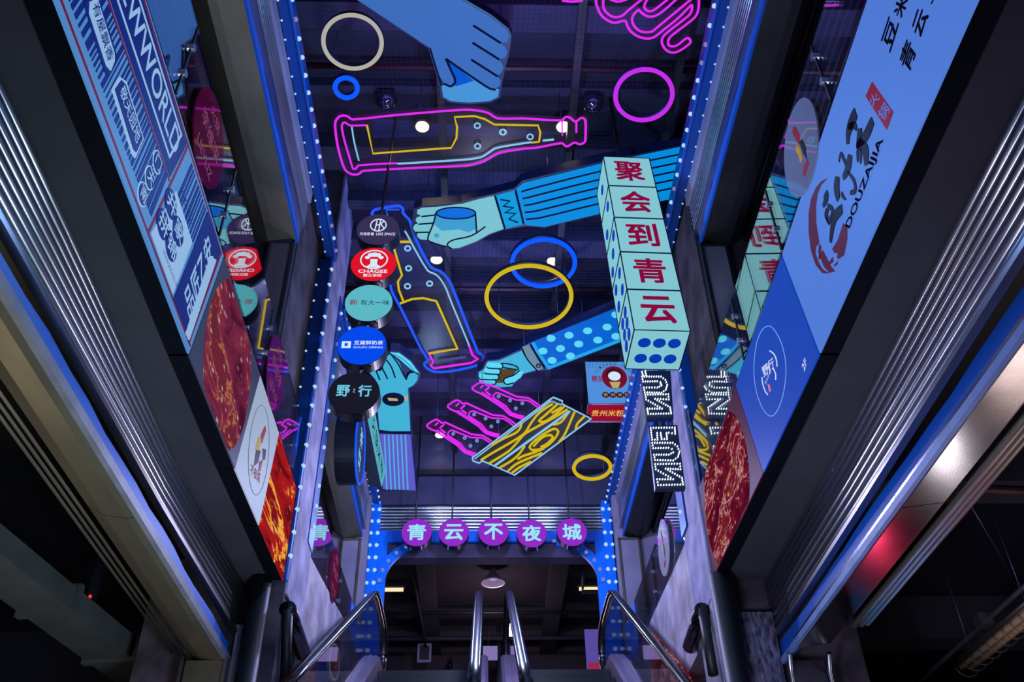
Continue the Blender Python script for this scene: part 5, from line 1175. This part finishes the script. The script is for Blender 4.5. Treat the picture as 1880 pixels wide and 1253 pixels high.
# ------------------------------------------------------------------ shop ceilings below: duct left, caged lamp and conduits right
D0, D1 = on_axis(-40, 985, 2, 2.75), on_axis(345, 1290, 2, 2.75)
t = thing('ventilation_duct', 'square grey sheet-metal duct in the dark shop at the lower left', 'duct', D0)
d = (D1-D0); L_ = d.length; d.normalize(); sd = Vector((-d.y, d.x, 0)) ; cuts = [0, .36*L_, .66*L_, L_]
for a, b in zip(cuts[:-1], cuts[1:]):
    p, q = D0+d*(a+.01), D0+d*(b-.01); w, h = .40, .17
    V = [p, p+sd*w, p+sd*w+Vector((0, 0, h)), p+Vector((0, 0, h)), q, q+sd*w, q+sd*w+Vector((0, 0, h)), q+Vector((0, 0, h))]
    mesh_obj('duct_section', V, [(0, 1, 2, 3), (7, 6, 5, 4), (0, 4, 5, 1), (1, 5, 6, 2), (2, 6, 7, 3), (3, 7, 4, 0)], M_DUCT, t)
for a in cuts[1:-1]:
    p, q = D0+d*(a-.03)-sd*.03-Vector((0, 0, .03)), D0+d*(a+.03)-sd*.03-Vector((0, 0, .03)); w, h = .46, .23
    V = [p, p+sd*w, p+sd*w+Vector((0, 0, h)), p+Vector((0, 0, h)), q, q+sd*w, q+sd*w+Vector((0, 0, h)), q+Vector((0, 0, h))]
    mesh_obj('duct_flange', V, [(0, 1, 2, 3), (7, 6, 5, 4), (0, 4, 5, 1), (1, 5, 6, 2), (2, 6, 7, 3), (3, 7, 4, 0)], M_DUCT, t)
p = on_axis(166, 1096, 2, 3.05); t = thing('alarm_light', 'tiny red indicator light above the grey duct', 'indicator light', p)
mesh_obj('lens', *g_disc(p, Vector((1, 0, 0)), Vector((0, 0, 1)), Vector((0, -1, 0)), .012, 0, .01, 10), emit('red_led', (255, 40, 40), 2), t); mesh_obj('body', *g_box(p+Vector((-.03, .0, -.02)), p+Vector((.03, .06, .45))), M_DARK, t)
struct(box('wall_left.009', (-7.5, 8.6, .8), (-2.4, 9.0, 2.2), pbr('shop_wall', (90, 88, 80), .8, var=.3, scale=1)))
# caged tube lamp, unlit
A, B = on_axis(1775, 1225, 2, 2.75), on_axis(1925, 1100, 2, 2.75)
t = thing('caged_lamp', 'unlit tube lamp in a wire cage hanging in the dark shop, lower right', 'caged lamp', (A+B)/2)
d = (B-A).normalized(); sd = d.cross(Vector((0, 0, 1))).normalized()
for s in (-1, 1): tube('lamp_tube', [A+sd*.045*s, B+sd*.045*s], .028, pbr('tube_amber', (196, 160, 120), .35), t, 10)
tube('reflector', [A+Vector((0, 0, .06)), B+Vector((0, 0, .06))], .075, M_BROWNSTEEL, t, 8, False, .3)
for k in range(11):
    c = A.lerp(B, k/10); tube('cage_wire', [c+sd*.10*math.cos(w)+Vector((0, 0, .085*math.sin(w))) for w in [math.radians(a) for a in range(-180, 1, 20)]], .005, M_BROWNSTEEL, t, 4)
for s in (-1, 1): tube('cage_rail', [A+sd*.10*s, B+sd*.10*s], .006, M_BROWNSTEEL, t, 4)
for f in (.1, .8): p = A.lerp(B, f); tube('chain', [p+Vector((0, 0, .08)), (p.x, p.y, 3.9)], .006, M_WIRE, t, 4)
def pxpipe(nm, lab, pts, z, r, mat): return tag(tube(nm, [on_axis(*p, 2, z) for p in pts], r, mat, None, 8), lab, 'pipe')
pxpipe('conduit', 'grey conduit slanting down to a clamp above the caged lamp', [(1900, 1060), (1800, 1150), (1690, 1250), (1640, 1290)], 3.1, .022, M_DUCT)
t = on_axis(1805, 1140, 2, 3.1); tag(box('pipe_clamp', t-Vector((.06, .06, .05)), t+Vector((.06, .06, .05)), M_DUCT), 'small grey junction clamp on the slanting conduit', 'clamp')
pxpipe('conduit', 'thin rusty pipe crossing the dark shop ceiling at the far right', [(1790, 900), (1920, 905)], 3.4, .02, pbr('rust', (110, 62, 52), .7))
pxpipe('wire', 'thin cable hanging down the dark shop ceiling on the right', [(1780, 925), (1830, 1010), (1870, 1080)], 3.2, .006, M_WIRE)
for k, (x, y) in enumerate(((1560, 1185),)):
    p = on_axis(x, y, 2, 2.9); tag(tube('hose_loop', [p+Vector((.11*math.cos(w), .11*math.sin(w), .0)) for w in [i*math.pi/10 for i in range(20)]], .025, M_PIPE, None, 6, True), 'black hose loop behind the steel lining of the right shutter', 'hose')
lamp('shop_fill_right', 'POINT', (4.6, 5.6, 1.2), (1, .8, .72), 22, .3)  # unseen light added to brighten the dark right shop
lamp('shop_fill_left', 'POINT', (-3.6, 5.0, 0.9), (1, .88, .66), 42, .3)  # unseen light added to brighten the duct and left shop
